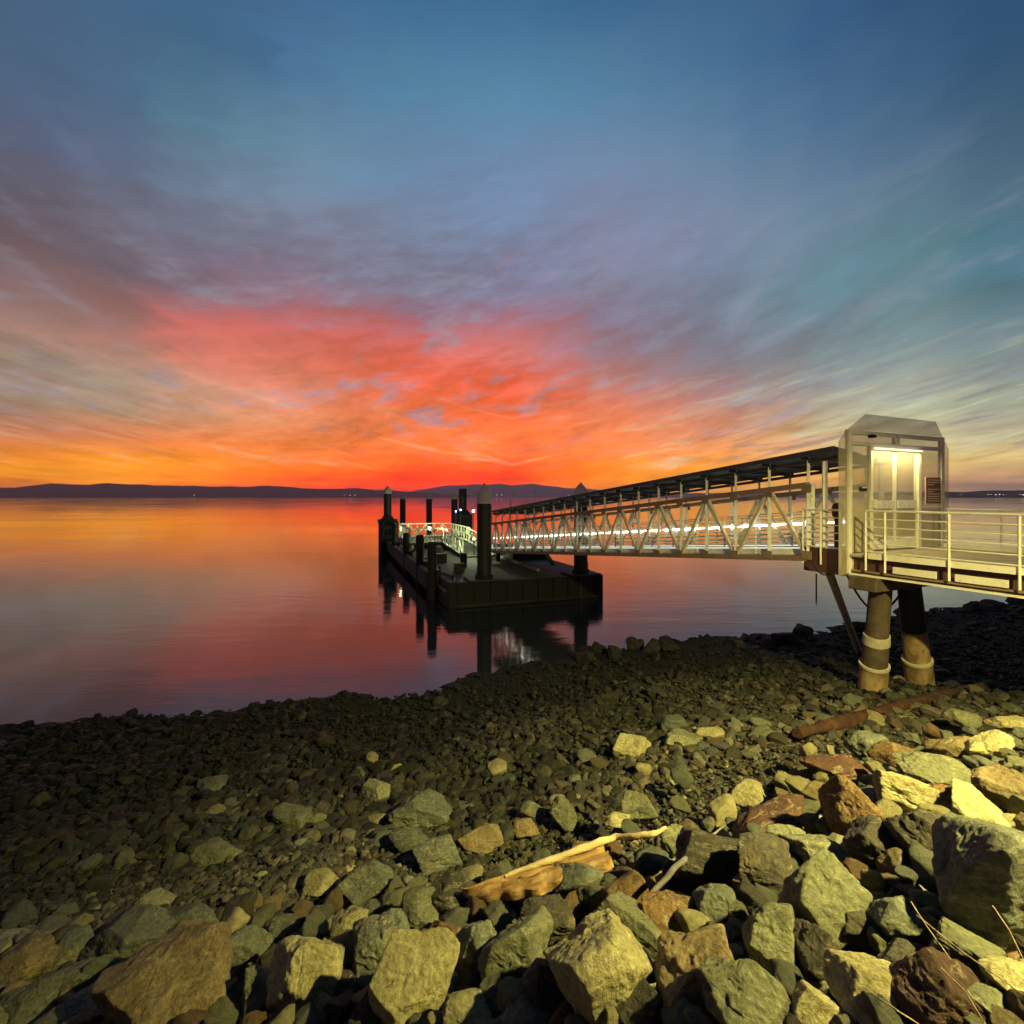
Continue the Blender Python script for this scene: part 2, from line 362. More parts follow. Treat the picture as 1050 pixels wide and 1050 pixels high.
# ------------------------------------------------------------------ terrain
SHX = np.array([-60, -30, -11.6, -6.6, -3.3, -0.7, 2.5, 6.2, 10.1, 12.4, 19.0, 26.0, 45, 80.])
SHY = np.array([4, 8.2, 11.3, 12.3, 13.6, 14.8, 16.9, 18.0, 18.7, 19.6, 22.8, 25.2, 31, 40.])
TT = np.array([-200, -30, -4, 0, 3, 7, 9, 11, 13, 14.5, 20, 60.])
TZ = np.array([-9, -3.5, -0.7, 0.0, 0.34, 0.88, 1.32, 2.15, 3.1, 3.55, 3.8, 3.9])
def vnoise(P, seed=0):
    P = np.asarray(P, float); I = np.floor(P).astype(np.int64); f = P - I; f = f*f*(3-2*f)
    def h(i):
        n = (i[:, 0]*73856093) ^ (i[:, 1]*19349663) ^ (i[:, 2]*83492791) ^ (seed*2654435761)
        n = (n ^ (n >> 13)) * 1274126177 & 0xffffffff; n = (n ^ (n >> 16)) & 0xffff
        return n / 65535.0
    r = 0
    for a in (0, 1):
        for b in (0, 1):
            for c in (0, 1):
                wgt = (f[:, 0] if a else 1-f[:, 0])*(f[:, 1] if b else 1-f[:, 1])*(f[:, 2] if c else 1-f[:, 2])
                r = r + wgt*h(I + np.array([a, b, c]))
    return r*2-1
def fbm(P, oct=4, seed=0, gain=0.5):
    r = 0; a = 1
    for o in range(oct):
        r = r + a*vnoise(P*(2.03**o)+o*17.1, seed+o); a *= gain
    return r
def ground_z(x, y, noise=True):
    x = np.atleast_1d(np.asarray(x, float)); y = np.atleast_1d(np.asarray(y, float))
    t = (np.interp(x, SHX, SHY) - y)*0.94
    z = np.interp(t, TT, TZ)
    if noise:
        P = np.stack([x, y, 0*x], 1)
        z = z + 0.10*fbm(P*0.45, 3, 5)*np.clip((t+3)/5, 0.2, 1) + 0.03*vnoise(P*2.3, 9)
    return z
def bank_drop(x, y):
    t = (np.interp(x, SHX, SHY) - y)*0.94
    return 0.24*np.clip((t-8.8)/0.9, 0, 1)
def gz(x, y): return float(ground_z(x, y)[0])
def hit(px, py, off=0.0):
    """ground point seen at a photo pixel"""
    u, v = (px-CX)/F, (py-HZ)/F
    Y = np.linspace(0.8, 60, 6000); z = EYE - v*Y; g = ground_z(u*Y, Y) + off
    i = int(np.argmax(z <= g)); return u*Y[i], Y[i], float(g[i])
def pt(px, py, Y):
    return Vector(((px-CX)/F*Y, Y, EYE-(py-HZ)/F*Y))

def ground_mesh():
    xs = np.concatenate([np.linspace(-3000, -70, 8), np.linspace(-60, -14, 60), np.arange(-13.8, 26, 0.16), np.linspace(26.5, 80, 50), np.linspace(90, 3000, 8)])
    ys = np.concatenate([np.linspace(-400, -20, 8), np.linspace(-18, 0, 30), np.arange(0.2, 27, 0.16), np.linspace(27.5, 80, 40)])
    X, Y = np.meshgrid(xs, ys); Z = ground_z(X.ravel(), Y.ravel())
    Pn = np.stack([X.ravel()*3.1, Y.ravel()*3.1, 0*Z], 1)
    Z = Z + 0.035*fbm(Pn, 3, 21) - 0.03 - bank_drop(X.ravel(), Y.ravel())*1.1
    V = np.stack([X.ravel(), Y.ravel(), Z], 1); nx, ny = len(xs), len(ys)
    idx = np.arange(nx*ny).reshape(ny, nx)
    Fc = np.stack([idx[:-1, :-1].ravel(), idx[:-1, 1:].ravel(), idx[1:, 1:].ravel(), idx[1:, :-1].ravel()], 1)
    me = bpy.data.meshes.new('beach_ground'); me.from_pydata(V.tolist(), [], Fc.tolist()); me.update()
    me.polygons.foreach_set('use_smooth', [True]*len(me.polygons))
    def b(t, out):
        geo = t.add('ShaderNodeNewGeometry'); co = geo.outputs['Position']
        s = t.add('ShaderNodeSeparateXYZ'); t.link(co, s.inputs[0])
        vo = t.add('ShaderNodeTexVoronoi'); t.link(co, vo.inputs['Vector']); vo.inputs['Scale'].default_value = 22
        vo.inputs['Randomness'].default_value = 1
        n = t.noise(co, 1.3, 6, 0.6)
        c = t.mix(n, (0.060, 0.055, 0.040, 1), (0.13, 0.115, 0.075, 1))
        sv = t.add('ShaderNodeSeparateXYZ'); t.link(vo.outputs['Color'], sv.inputs[0]); vb = t.maprange(sv.outputs[0], 0, 1, 0.25, 1.2)
        c = t.mix(1.0, c, t.comb(vb, vb, vb), 'MULTIPLY')
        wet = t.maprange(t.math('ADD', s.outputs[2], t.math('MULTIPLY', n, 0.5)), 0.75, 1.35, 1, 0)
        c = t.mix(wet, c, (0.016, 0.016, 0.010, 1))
        h = t.math('SUBTRACT', t.math('MULTIPLY', n, 0.5), vo.outputs['Distance'])
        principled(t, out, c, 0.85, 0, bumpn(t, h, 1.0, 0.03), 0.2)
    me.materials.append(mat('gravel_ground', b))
    o = bpy.data.objects.new('beach_ground', me); COL.objects.link(o); tag(o, kind='structure')
ground_mesh()
wm = emesh('water', [(-30000, -2, 0), (30000, -2, 0), (30000, 15500, 0), (-30000, 15500, 0)], [(0, 1, 2, 3)], M_water)
tag(wm, kind='structure')

# ------------------------------------------------------------------ hills
def hills(name, prof, Y, depth, c1, c2, seed):
    px = np.arange(prof[0][0], prof[-1][0]+0.1, 2.0)
    top = np.interp(px, [p[0] for p in prof], [p[1] for p in prof])
    top = top - 0.5*fbm(np.stack([px*0.08, 0*px, 0*px], 1), 4, seed)
    K = 9; V = []; n = len(px)
    for k in range(K):
        f = k/(K-1)
        for i in range(n):
            yy = Y + depth*f; hh = max((HZ-top[i]), 0.3)*(Y+depth*0.6)/F
            prof_f = math.sin(min(f/0.6, 1.0)*math.pi/2)**0.8 if f <= 0.6 else 1-(f-0.6)
            z = hh*prof_f + EYE*0
            z += 0.10*hh*float(vnoise([[i*0.12, f*6, seed]], seed)[0])*(1 if 0.05 < f < 0.55 else 0)
            V.append(((px[i]-CX)/F*(Y+depth*0.6), yy, max(z, -2 if k == 0 else 0.5)))
    Fc = [(k*n+i, k*n+i+1, (k+1)*n+i+1, (k+1)*n+i) for k in range(K-1) for i in range(n-1)]
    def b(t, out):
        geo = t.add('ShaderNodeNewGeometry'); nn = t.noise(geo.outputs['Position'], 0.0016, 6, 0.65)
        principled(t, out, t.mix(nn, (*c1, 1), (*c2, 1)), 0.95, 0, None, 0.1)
    o = emesh(name, V, Fc, mat(name+'_tint', b), smooth=True); tag(o, kind='structure')
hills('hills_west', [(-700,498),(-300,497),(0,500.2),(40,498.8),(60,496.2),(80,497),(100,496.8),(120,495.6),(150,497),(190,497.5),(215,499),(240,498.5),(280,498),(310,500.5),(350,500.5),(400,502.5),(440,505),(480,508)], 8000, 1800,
      (0.50, 0.25, 0.28), (0.36, 0.18, 0.21), 3)  # mauve of the haze is painted into the hill colour
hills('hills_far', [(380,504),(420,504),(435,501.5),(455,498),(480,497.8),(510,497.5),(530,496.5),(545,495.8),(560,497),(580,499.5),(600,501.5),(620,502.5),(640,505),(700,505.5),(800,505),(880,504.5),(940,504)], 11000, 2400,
      (0.88, 0.58, 0.66), (0.70, 0.46, 0.52), 8)  # paler mauve: distance haze put into the hill colour
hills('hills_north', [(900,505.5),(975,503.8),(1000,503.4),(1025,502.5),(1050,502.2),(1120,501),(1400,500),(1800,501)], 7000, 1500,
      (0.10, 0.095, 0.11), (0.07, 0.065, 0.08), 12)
hb = MB(); hb.box((0, 7400, 170), 61000, 17000, 360)
def haze_b(t, out):
    v = t.add('ShaderNodeVolumePrincipled'); v.inputs['Color'].default_value = (1.0, 0.92, 0.96, 1); v.inputs['Density'].default_value = HAZE
    v.inputs['Anisotropy'].default_value = 0.55
    t.link(v.outputs[0], out.inputs['Volume'])
HAZE = 3.8e-5
hz_ = hb.build('haze', mat('evening_haze', haze_b)); tag(hz_, 'thin evening haze lying over the bay', 'haze', kind='stuff')
# lamps of the towns on the far shore
town_n = 0
def town(px, py, Y, r):
    m = MB(); c = pt(px, py, Y); m.tube([c-Vector((0, 0, r)), c-Vector((0, 0, r*0.5)), c, c+Vector((0, 0, r*0.5)), c+Vector((0, 0, r))], [r*0.3, r*0.9, r, r*0.9, r*0.3], 8)
    o = m.build('shore_lamp', M_town, None, True)
    tag(o, 'tiny far shore lamp under the hills ' + ('left of the dock piles' if px < 390 else 'between the dock piles and the canopy' if px < 700 else 'right of the gate'), 'lamp', 'lamps of the far shore')
for px in (185, 200, 216, 224, 240, 262, 300, 353, 360, 364, 407, 455, 458, 509, 514, 531, 544, 583):
    town(px+random.uniform(-1, 1), 507.6+random.uniform(-0.6, 0.5), 7900 if px < 400 else 10900, random.choice((2.5, 4, 5.5, 8)))
for px in (984, 986, 1013, 1016, 1021, 1025, 1029, 1046, 1049):
    town(px, 507.4+random.uniform(-0.6, 0.4), 6900, random.choice((2.5, 4.5, 7)))

# ------------------------------------------------------------------ street lamp out on the walkway, out of the frame, that lights the bank
lampbase = Vector((7.1, 0.6, 3.1))
lp = empty('street_lamp', lampbase, 'tall lamp post standing at the land end of the walkway', 'lamp post')
m = MB(); m.tube([lampbase, lampbase+Vector((0, 0, 4.7))], [0.09, 0.06], 14); m.tube([lampbase+Vector((0, 0, 4.7)), lampbase+Vector((-1.2, 0.3, 4.95))], [0.05, 0.04], 10)
m.build('post', M_black, lp, True)
m = MB(); m.box(lampbase+Vector((-1.5, 0.38, 4.97)), 0.7, 0.3, 0.14); m.build('lamp_head', M_black, lp, False, 0.02)
L = bpy.data.lights.new('street_light', 'SPOT'); L.energy = 10800; L.color = (1.0, 0.84, 0.27); L.spot_size = math.radians(118); L.spot_blend = 1.0; L.shadow_soft_size = 0.10
lo = bpy.data.objects.new('street_light', L); COL.objects.link(lo); lo.location = lampbase+Vector((-1.5, 0.38, 4.85))
lo.rotation_euler = (Vector((4.2, 4.9, 2.0))-lo.location).to_track_quat('-Z', 'Y').to_euler(); lo.parent = None

# ------------------------------------------------------------------ frame of gangway and walkway
D = Vector((-0.3998, 0.9166, 0)); N = Vector((0.9166, 0.3998, 0)); G0 = Vector((6.80, 11.3, 0))
SL = 0.094; GB = 3.746
def gp(s, o, h):      # along the gangway, across it, height above the bottom chord line
    p = G0 + D*s + N*o; p.z = GB - SL*s + h; return p
def wp(s, o, z):      # level walkway
    p = G0 + D*s + N*o; p.z = z; return p
P_ = 1.02; NP = 21; GW = 2.1; TH = 1.80; S1 = P_*NP

gang = empty('gangway', gp(0, GW/2, 0), 'long covered truss gangway with lit handrails sloping from the gate down to the floating dock', 'gangway')
for side, o in (('near', 0.0), ('far', GW)):
    mb = MB(); mb.bar(gp(0, o, 0.06), gp(S1, o, 0.06), 0.14, 0.13)
    for k in range(NP+1):
        c = gp(k*P_, o - 0.075 if o == 0 else o + 0.075, 0.13); mb.box(c, 0.26, 0.012, 0.20, D, N)
    tr = mb.build('side_truss', M_chord, gang, False, 0.008)
    tr['label'] = 'truss side facing the beach' if side == 'near' else 'truss side facing the open bay'
    mb = MB(); mb.bar(gp(0, o, TH-0.06), gp(S1, o, TH-0.06), 0.13, 0.12)
    for k in range(0, NP+1): mb.box(gp(k*P_, o - 0.07 if o == 0 else o + 0.07, TH-0.14), 0.24, 0.012, 0.18, D, N)
    if 1: mb.build('top_chord', M_chord, tr).data.transform(Matrix.Translation(-gang.location))
    for k in range(NP+1):
        top = TH + (0.62 if o == 0 or k % 2 else 0.53)
        mb = MB(); wv = 0.085
        mb.bar(gp(k*P_, o, 0.13), gp(k*P_, o, TH-0.12), wv, wv)
        if k < NP-1: mb.bar(gp(k*P_, o, TH), gp(k*P_, o, TH+0.58), 0.06, 0.06)
        q = mb.build('truss_post', M_white, tr); q.data.transform(Matrix.Translation(-gang.location))
    for k in range(NP):
        a, b = (0.13, TH-0.12) if k % 2 == 0 else (TH-0.12, 0.13)
        mb = MB(); mb.bar(gp(k*P_+0.04, o, a), gp((k+1)*P_-0.04, o, b), 0.09, 0.075)
        q = mb.build('truss_brace', M_truss, tr); q.data.transform(Matrix.Translation(-gang.location))
mb = MB(); mb.box8([gp(0, 0.09, 0.10), gp(S1, 0.09, 0.10), gp(S1, GW-0.09, 0.10), gp(0, GW-0.09, 0.10), gp(0, 0.09, 0.15), gp(S1, 0.09, 0.15), gp(S1, GW-0.09, 0.15), gp(0, GW-0.09, 0.15)])
for k in range(NP+1): mb.bar(gp(k*P_, 0.08, 0.05), gp(k*P_, GW-0.08, 0.05), 0.08, 0.09)
mb.build('floor', M_truss, gang)
for o in (0.13, GW-0.13):
    mb = MB(); mb.box8([gp(0.1, o-0.01, 0.15), gp(S1, o-0.01, 0.15), gp(S1, o+0.01, 0.15), gp(0.1, o+0.01, 0.15), gp(0.1, o-0.01, 0.27), gp(S1, o-0.01, 0.27), gp(S1, o+0.01, 0.27), gp(0.1, o+0.01, 0.27)])
    mb.build('toe_board', M_white, gang)
    mb = MB(); mb.bar(gp(0.2, o-0.018, 0.29), gp(S1-0.1, o-0.018, 0.29), 0.02, 0.022); mb.build('toe_board_glow', M_toe, gang)  # added glowing strip, stands in for light on the toe board
    mb = MB()
    for h in (0.38, 0.50, 0.62, 0.74, 1.0, 1.14): mb.tube([gp(0.1, o, h), gp(S1, o, h)], 0.016, 6)
    for k in range(int(S1/1.02)): mb.bar(gp(0.5+k*1.02, o, 0.15), gp(0.5+k*1.02, o, 1.14), 0.035)
    mb.build('rail_bars', M_rail, gang)
    mb = MB()
    for k in range(int(S1/1.02)-1):
        mb.tube([gp(0.25+k*1.02, o+0.03, 0.87), gp(0.25+k*1.02+0.74, o+0.03, 0.87)], 0.017, 8)
    mb.build('handrail_light', M_led, gang)
# canopy
cz = TH + 0.62
mb = MB()
e1, e2 = -0.78, 19.6
def cpt(s, o, h): return gp(s, o, cz + h - 0.09*(o+0.3)/(GW+0.6))
mb.box8([cpt(e1, -0.30, 0), cpt(e2, -0.30, 0), cpt(e2, GW+0.22, 0), cpt(-0.15, GW+0.22, 0), cpt(e1, -0.30, 0.06), cpt(e2, -0.30, 0.06), cpt(e2, GW+0.22, 0.06), cpt(-0.15, GW+0.22, 0.06)])
can = mb.build('canopy', M_canopy, gang, False, 0.01)
for k in range(0, NP-1):
    mb = MB(); mb.bar(gp(k*P_, -0.22, cz-0.07), gp(k*P_, GW+0.12, cz-0.14), 0.05, 0.08)
    mb.bar(gp(k*P_, 0.02, cz-0.30), gp(k*P_, 0.32, cz-0.09), 0.035, 0.05)
    mb.build('canopy_rafter', M_canopy, can).data.transform(Matrix.Translation(-gang.location))
mb = MB(); mb.bar(gp(e1+0.1, 0.0, cz-0.15), gp(e2, 0.0, cz-0.15), 0.06, 0.08); mb.bar(gp(e1+0.1, GW, cz-0.19), gp(e2, GW, cz-0.19), 0.06, 0.08)
mb.build('canopy_beam', M_canopy, can).data.transform(Matrix.Translation(-gang.location))
mb = MB(); mb.bar(cpt(e1, -0.33, -0.01), cpt(e2, -0.33, 0.02), 0.05, 0.10); mb.build('gutter', M_canopy, can).data.transform(Matrix.Translation(-gang.location))
# open end frame beyond the canopy
mb = MB()
for s in (20.0, 20.7, 21.3): mb.bar(gp(s, 0, TH), gp(s, 0, TH+0.5), 0.04)
mb.bar(gp(19.6, 0, TH+0.5), gp(21.3, 0, TH+0.5), 0.04); mb.build('end_rail', M_truss, gang)
for (s, o, z1, z2, w_) in ((-0.35, 0.05, 3.95, 6.02, 0.10), (0.02, 0.18, 3.95, 5.5, 0.09), (-0.35, GW, 3.95, 5.95, 0.10)):
    mb = MB(); mb.bar(wp(s, o, z1), wp(s, o, z2), w_, w_, ); mb.build('end_post', M_white, gang, False, 0.01)

# ------------------------------------------------------------------ walkway
DZ = 4.0; WW = 3.5; S0 = -13.0
walk = empty('walkway', wp(-3, WW/2, DZ), 'fixed cream steel walkway with tan deck running from the bank to the gate', 'walkway')
def slab(s0, s1, o0, o1, z0, z1, name, m_, par, bev=0.0):
    mb = MB(); mb.box8([wp(s0, o0, z0), wp(s1, o0, z0), wp(s1, o1, z0), wp(s0, o1, z0), wp(s0, o0, z1), wp(s1, o0, z1), wp(s1, o1, z1), wp(s0, o1, z1)])
    return mb.build(name, m_, par, False, bev)
slab(S0, 0.0, 0.0, WW, DZ-0.05, DZ, 'deck', M_deckw, walk)
slab(S0, -1.30, -0.02, 0.03, DZ-0.06, DZ+0.06, 'toe_plate', M_cream, walk)
slab(S0, -0.95, WW-0.05, WW, DZ+0.002, DZ+0.10, 'toe_plate', M_cream, walk)
slab(S0, -0.6, 0.12, 0.18, DZ-0.40, DZ-0.052, 'girder', M_maroon, walk)
slab(S0, -0.6, WW-0.2, WW-0.1, DZ-0.40, DZ-0.052, 'girder', M_maroon, walk)
slab(S0, -0.92, 0.02, 0.24, DZ-0.44, DZ-0.402, 'bottom_flange', M_cream, walk)
for k in range(12):
    a = -1.75 - k*1.0
    slab(a-0.72, a, -0.015, 0.02, DZ-0.30, DZ-0.17, 'edge_plate', M_cream, walk, 0.004)
slab(S0, -0.95, 0.022, 0.06, DZ-0.36, DZ-0.32, 'edge_angle', M_chord, walk)
slab(-0.86, 0.10, -0.02, 0.06, DZ-0.48, DZ+0.06, 'hinge_box', M_maroon, walk, 0.01)
slab(-0.86, 0.10, 0.3, WW-0.3, DZ-0.42, DZ-0.06, 'hinge_beam', M_black, walk)
for o in (-0.03, 0.0+0):
    pass
# near railing, in two lengths either side of the gate; far railing
def railing(s0, s1, o, posts, label, top=0.92):
    r = empty('railing', wp((s0+s1)/2, o, DZ), label, 'railing')
    mb = MB(); mb.tube([wp(s0, o, DZ+top), wp(s1, o, DZ+top)], 0.022, 8); mb.build('top_rail', M_rail, r, True)
    for i in range(5):
        mb = MB(); h = top-0.165*(i+1); mb.tube([wp(s0, o, DZ+h), wp(s1, o, DZ+h)], 0.014, 6); mb.build('rail', M_rail, r, True)
    for s in posts:
        mb = MB(); mb.bar(wp(s, o, DZ-0.30 if o < 0 else DZ), wp(s, o, DZ+top-0.02), 0.034, 0.034); mb.build('rail_post', M_rail, r)
    return r
railing(S0+0.2, -1.27, -0.045, [-1.27, -1.63, -2.68, -3.62, -4.6, -5.6, -6.6, -7.6, -8.6, -9.6, -10.6, -11.6], 'cream railing along the beach side of the walkway, running out of frame from the gate')
railing(-0.80, 0.10, -0.045, [-0.75, -0.32, 0.10], 'short cream railing between the gate and the start of the truss gangway')
railing(S0+0.2, -1.0, WW-0.03, [-1.05, -2.0, -3.0, -4.0, -5.0, -6.0, -7.0, -8, -9, -10, -11], 'cream railing along the bay side of the walkway')
railing(-0.75, -0.05, WW-0.03, [-0.75, -0.05], 'short cream railing on the bay side behind the gate')

# ------------------------------------------------------------------ gate
SG = -0.87
gate = empty('security_gate', wp(SG, WW/2, DZ), 'tall cream security gate with clear side wings and a sloped crown across the walkway', 'gate')
def gbar(o0, z0, o1, z1, wd, name, m_=M_cream, par=gate, ds=0.0, dep=0.09):
    mb = MB(); a, b = wp(SG+ds, o0, z0), wp(SG+ds, o1, z1); mb.bar(a, b, wd, dep, up=D)
    x = mb.build(name, m_, par, False, 0.006); return x
def gpanel(poly, name, m_, par=gate, ds=0.0, th=0.012):
    mb = MB(); n = len(poly)
    vs = [wp(SG+ds-th/2, o, z) for o, z in poly]+[wp(SG+ds+th/2, o, z) for o, z in poly]
    mb.poly(vs, [list(range(n)), list(range(2*n-1, n-1, -1))]+[[i, (i+1) % n, (i+1) % n+n, i+n] for i in range(n)])
    return mb.build(name, m_, par)
ZT = 6.65
gbar(0.05, DZ-0.42, 0.05, ZT, 0.11, 'gate_post'); gbar(3.53, DZ-0.2, 3.53, ZT, 0.11, 'gate_post')
gbar(0.11, ZT-0.05, 3.47, ZT-0.05, 0.09, 'top_beam'); gbar(0.11, 6.36, 3.47, 6.36, 0.08, 'header')
gbar(1.72, 6.40, 1.72, 6.60, 0.14, 'header_stile')
gbar(0.78, DZ, 0.78, 6.32, 0.09, 'jamb'); gbar(2.58, DZ, 2.58, 6.32, 0.11, 'jamb')
gpanel([(0.11, 6.40), (1.65, 6.40), (1.65, 6.60), (0.11, 6.60)], 'transom_panel', M_mesh2); gpanel([(1.79, 6.40), (3.47, 6.40), (3.47, 6.60), (1.79, 6.60)], 'transom_panel', M_mesh)
gpanel([(0.11, DZ+0.02), (0.73, DZ+0.02), (0.73, 6.32), (0.11, 6.32)], 'side_panel', M_mesh2)
gpanel([(0.11, DZ+0.02), (0.73, DZ+0.02), (0.73, DZ+0.95), (0.11, DZ+0.95)], 'kick_panel', M_mesh3, ds=-0.02)
gpanel([(2.64, DZ+0.02), (3.47, DZ+0.02), (3.47, DZ+0.95), (2.64, DZ+0.95)], 'kick_panel', M_mesh2, ds=-0.02)
gpanel([(2.64, DZ+0.02), (3.47, DZ+0.02), (3.47, 6.32), (2.64, 6.32)], 'side_panel', M_mesh)
gpanel([(-0.28, DZ-0.44), (0.0, DZ-0.44), (0.0, ZT), (-0.02, ZT), (-0.28, 6.38)], 'wing', M_mesh2)
gpanel([(3.60, ZT), (3.60, DZ-0.44), (3.84, DZ-0.44), (3.84, 6.38)], 'wing', M_mesh)
gpanel([(0.02, ZT+0.01), (3.58, ZT+0.01), (3.28, 7.02), (0.62, 7.02)], 'crown_panel', M_meshc)
gpanel([(0.11, DZ-0.42), (0.60, DZ-0.42), (0.60, DZ-0.06), (0.11, DZ-0.06)], 'fascia_plate', M_cream, ds=-0.05)
for a, b in ((0.83, 1.68), (1.71, 2.52)):
    lf = gpanel([(a+0.05, DZ+0.30), (b-0.05, DZ+0.30), (b-0.05, 6.20), (a+0.05, 6.20)], 'gate_leaf', M_mesh, ds=0.03)
    for (o0, z0, o1, z1) in ((a+0.025, DZ+0.04, a+0.025, 6.26), (b-0.025, DZ+0.04, b-0.025, 6.26), (a+0.05, 6.23, b-0.05, 6.23), (a+0.05, DZ+0.15, b-0.05, DZ+0.15)):
        x = gbar(o0, z0, o1, z1, 0.05 if z1 > DZ+0.2 else 0.22, 'leaf_frame', par=lf, ds=0.03, dep=0.04); x.data.transform(Matrix.Translation(-gate.location))
    x = gpanel([(a+0.06, DZ+0.95), (b-0.06, DZ+0.95), (b-0.06, DZ+1.13), (a+0.06, DZ+1.13)], 'push_plate', M_white, par=lf, ds=-0.01, th=0.03); x.data.transform(Matrix.Translation(-gate.location))
    x = gpanel([(a+0.06, DZ+0.31), (b-0.06, DZ+0.31), (b-0.06, DZ+0.93), (a+0.06, DZ+0.93)], 'kick_panel', M_mesh3, par=lf, ds=0.01); x.data.transform(Matrix.Translation(-gate.location))
mb = MB(); mb.box(wp(SG-0.09, 1.68, 6.27), 0.05, 1.72, 0.035, D, N); mb.build('light_tube', M_tube, gate)
mb = MB(); mb.box(wp(SG-0.08, 0.80, DZ+1.06), 0.07, 0.10, 0.18, D, N); mb.build('lock_box', M_cream, gate, False, 0.01)
def small(name, label, cat, s, o, z, a, b, c, m_):
    mb = MB(); mb.box(wp(s, o, z), a, b, c, D, N); x = mb.build(name, m_, None, False, 0.012); tag(x, label, cat); return x
cr_ = empty('card_reader', wp(SG-0.07, 0.42, 5.38), 'small black card reader on the left side panel of the gate', 'card reader')
mb = MB(); mb.box(wp(SG-0.07, 0.42, 5.38), 0.04, 0.22, 0.10, D, N); mb.build('case', M_black, cr_, False, 0.012)
mb = MB(); mb.box(wp(SG-0.095, 0.42, 5.41), 0.012, 0.14, 0.02, D, N); mb.build('slot', M_cream, cr_)
cm_ = empty('camera', wp(SG-0.08, 0.72, 6.53), 'small black security camera under the top beam of the gate', 'security camera')
mb = MB(); mb.box(wp(SG-0.08, 0.72, 6.53), 0.10, 0.16, 0.07, D, N); mb.build('housing', M_black, cm_, False, 0.015)
mb = MB(); mb.tube([wp(SG-0.13, 0.66, 6.52), wp(SG-0.16, 0.66, 6.52)], 0.025, 12); mb.build('lens', M_black, cm_, True)
# sign: brown board with rows of small pale lettering too small to read
sg = empty('sign', wp(SG-0.08, 3.05, 5.35), 'brown notice board with rows of small pale text on the right of the gate', 'sign')
gpanel([(2.74, 5.02), (3.36, 5.02), (3.36, 5.68), (2.74, 5.68)], 'backing', M_signw, sg, ds=-0.06)
gpanel([(2.76, 5.06), (3.34, 5.06), (3.34, 5.66), (2.76, 5.66)], 'board', M_sign, sg, ds=-0.075)
rr = random.Random(3)
for i in range(10):
    mb = MB(); z = 5.61 - i*0.055; o = 2.80; end = 3.30 if i not in (2, 5) else 3.05
    if i == 3: continue
    while o < end:
        ln = rr.uniform(0.03, 0.10); l2 = min(ln, end-o)
        mb.box(wp(SG-0.083, o+l2/2, z), 0.004, l2, 0.018, D, N); o += ln+0.022
    mb.build('lettering', M_signw, sg)
# rounded dark pedestal between gate and gangway
pb = wp(-0.45, 0.35, DZ)
pd = empty('pedestal', pb, 'dark pedestal with a rounded head standing between the gate and the gangway', 'pedestal')
mb = MB(); mb.tube([pb, pb+Vector((0, 0, 0.75))], [0.075, 0.075], 14); mb.build('post', M_maroon, pd, True)
mb = MB(); mb.tube([pb+Vector((0, 0, 0.75)), pb+Vector((0, 0, 0.80)), pb+Vector((0, 0, 0.98)), pb+Vector((0, 0, 1.05)), pb+Vector((0, 0, 1.08))], [0.08, 0.12, 0.125, 0.09, 0.03], 16); mb.build('head', M_maroon, pd, True)
# gate lamp light (the tube under the header) and the glow of the fitting behind it
A = bpy.data.lights.new('gate_light', 'AREA'); A.shape = 'RECTANGLE'; A.size = 1.6; A.size_y = 0.05; A.energy = 36; A.color = (1.0, 0.82, 0.36)
ao = bpy.data.objects.new('gate_light', A); COL.objects.link(ao); ao.location = wp(SG-0.15, 1.68, 6.235)
ao.rotation_euler = (0, 0, math.atan2(N.y, N.x))

# ------------------------------------------------------------------ bent under the walkway
def wq(s, o, z): return wp(s, o, z)
cap = empty('pile_bent', wp(-1.2, 1.05, 0.9), 'pair of leaning stained piles under a dark cap beam carrying the walkway', 'pile bent')
slab(-1.50, -0.95, -0.10, 2.45, 3.28, 3.555, 'cap_beam', M_pile_dark, cap, 0.02)
for (tx, ty, bx, by, band, ring, pb_) in ((7.80, 10.42, 8.13, 11.15, True, 1.50, 0.55), (8.72, 10.82, 9.52, 11.45, False, 1.50, 0.62)):
    T = Vector((tx, ty, 3.28)); B = Vector((bx, by, 0.55))
    at = lambda z: B + (T-B)*((z-0.55)/(3.28-0.55))
    mb = MB(); mb.tube([at(z) for z in (0.3, 0.9, ring)], [0.285, 0.275, 0.27], 26); p = mb.build('pile', M_pile, cap, True)
    mb = MB(); mb.tube([at(z) for z in (ring-0.02, 2.05, 2.2, 3.28)], [0.245, 0.235, 0.215, 0.205], 26)
    q = mb.build('pile_sleeve', M_pile_dark if band else M_pile, p, True); q.data.transform(Matrix.Translation(-cap.location))
    mb = MB(); mb.tube([at(ring-0.03), at(ring+0.03)], [0.290, 0.290], 26); q = mb.build('ring', M_band, p, True); q.data.transform(Matrix.Translation(-cap.location))
    if band:
        mb = MB(); mb.tube([at(2.02), at(2.22)], [0.255, 0.245], 26); q = mb.build('band', M_band, p, True); q.data.transform(Matrix.Translation(-cap.location))
    else:
        mb = MB(); mb.tube([at(2.25), at(3.27)], [0.235, 0.215], 26); q = mb.build('shade_sleeve', M_black, p, True); q.data.transform(Matrix.Translation(-cap.location))  # black sleeve painted in for the walkway's shadow on the pile top
mb = MB(); a = Vector((7.02, 10.95, 3.62)); b = Vector((10.9, 15.4, 0.25)); mb.tube([a, b], 0.085, 14)
x = mb.build('strut', M_truss, None, True); tag(x, 'slanting pale steel strut running from the gangway head down to the shore', 'strut')
pts = []
for i in range(25):
    f = i/24; p0 = pt(868, 588, 10.7); p1 = pt(925, 606, 10.9); p = p0.lerp(p1, f); p.z -= 0.62*math.sin(math.pi*f)**0.9; pts.append(p)
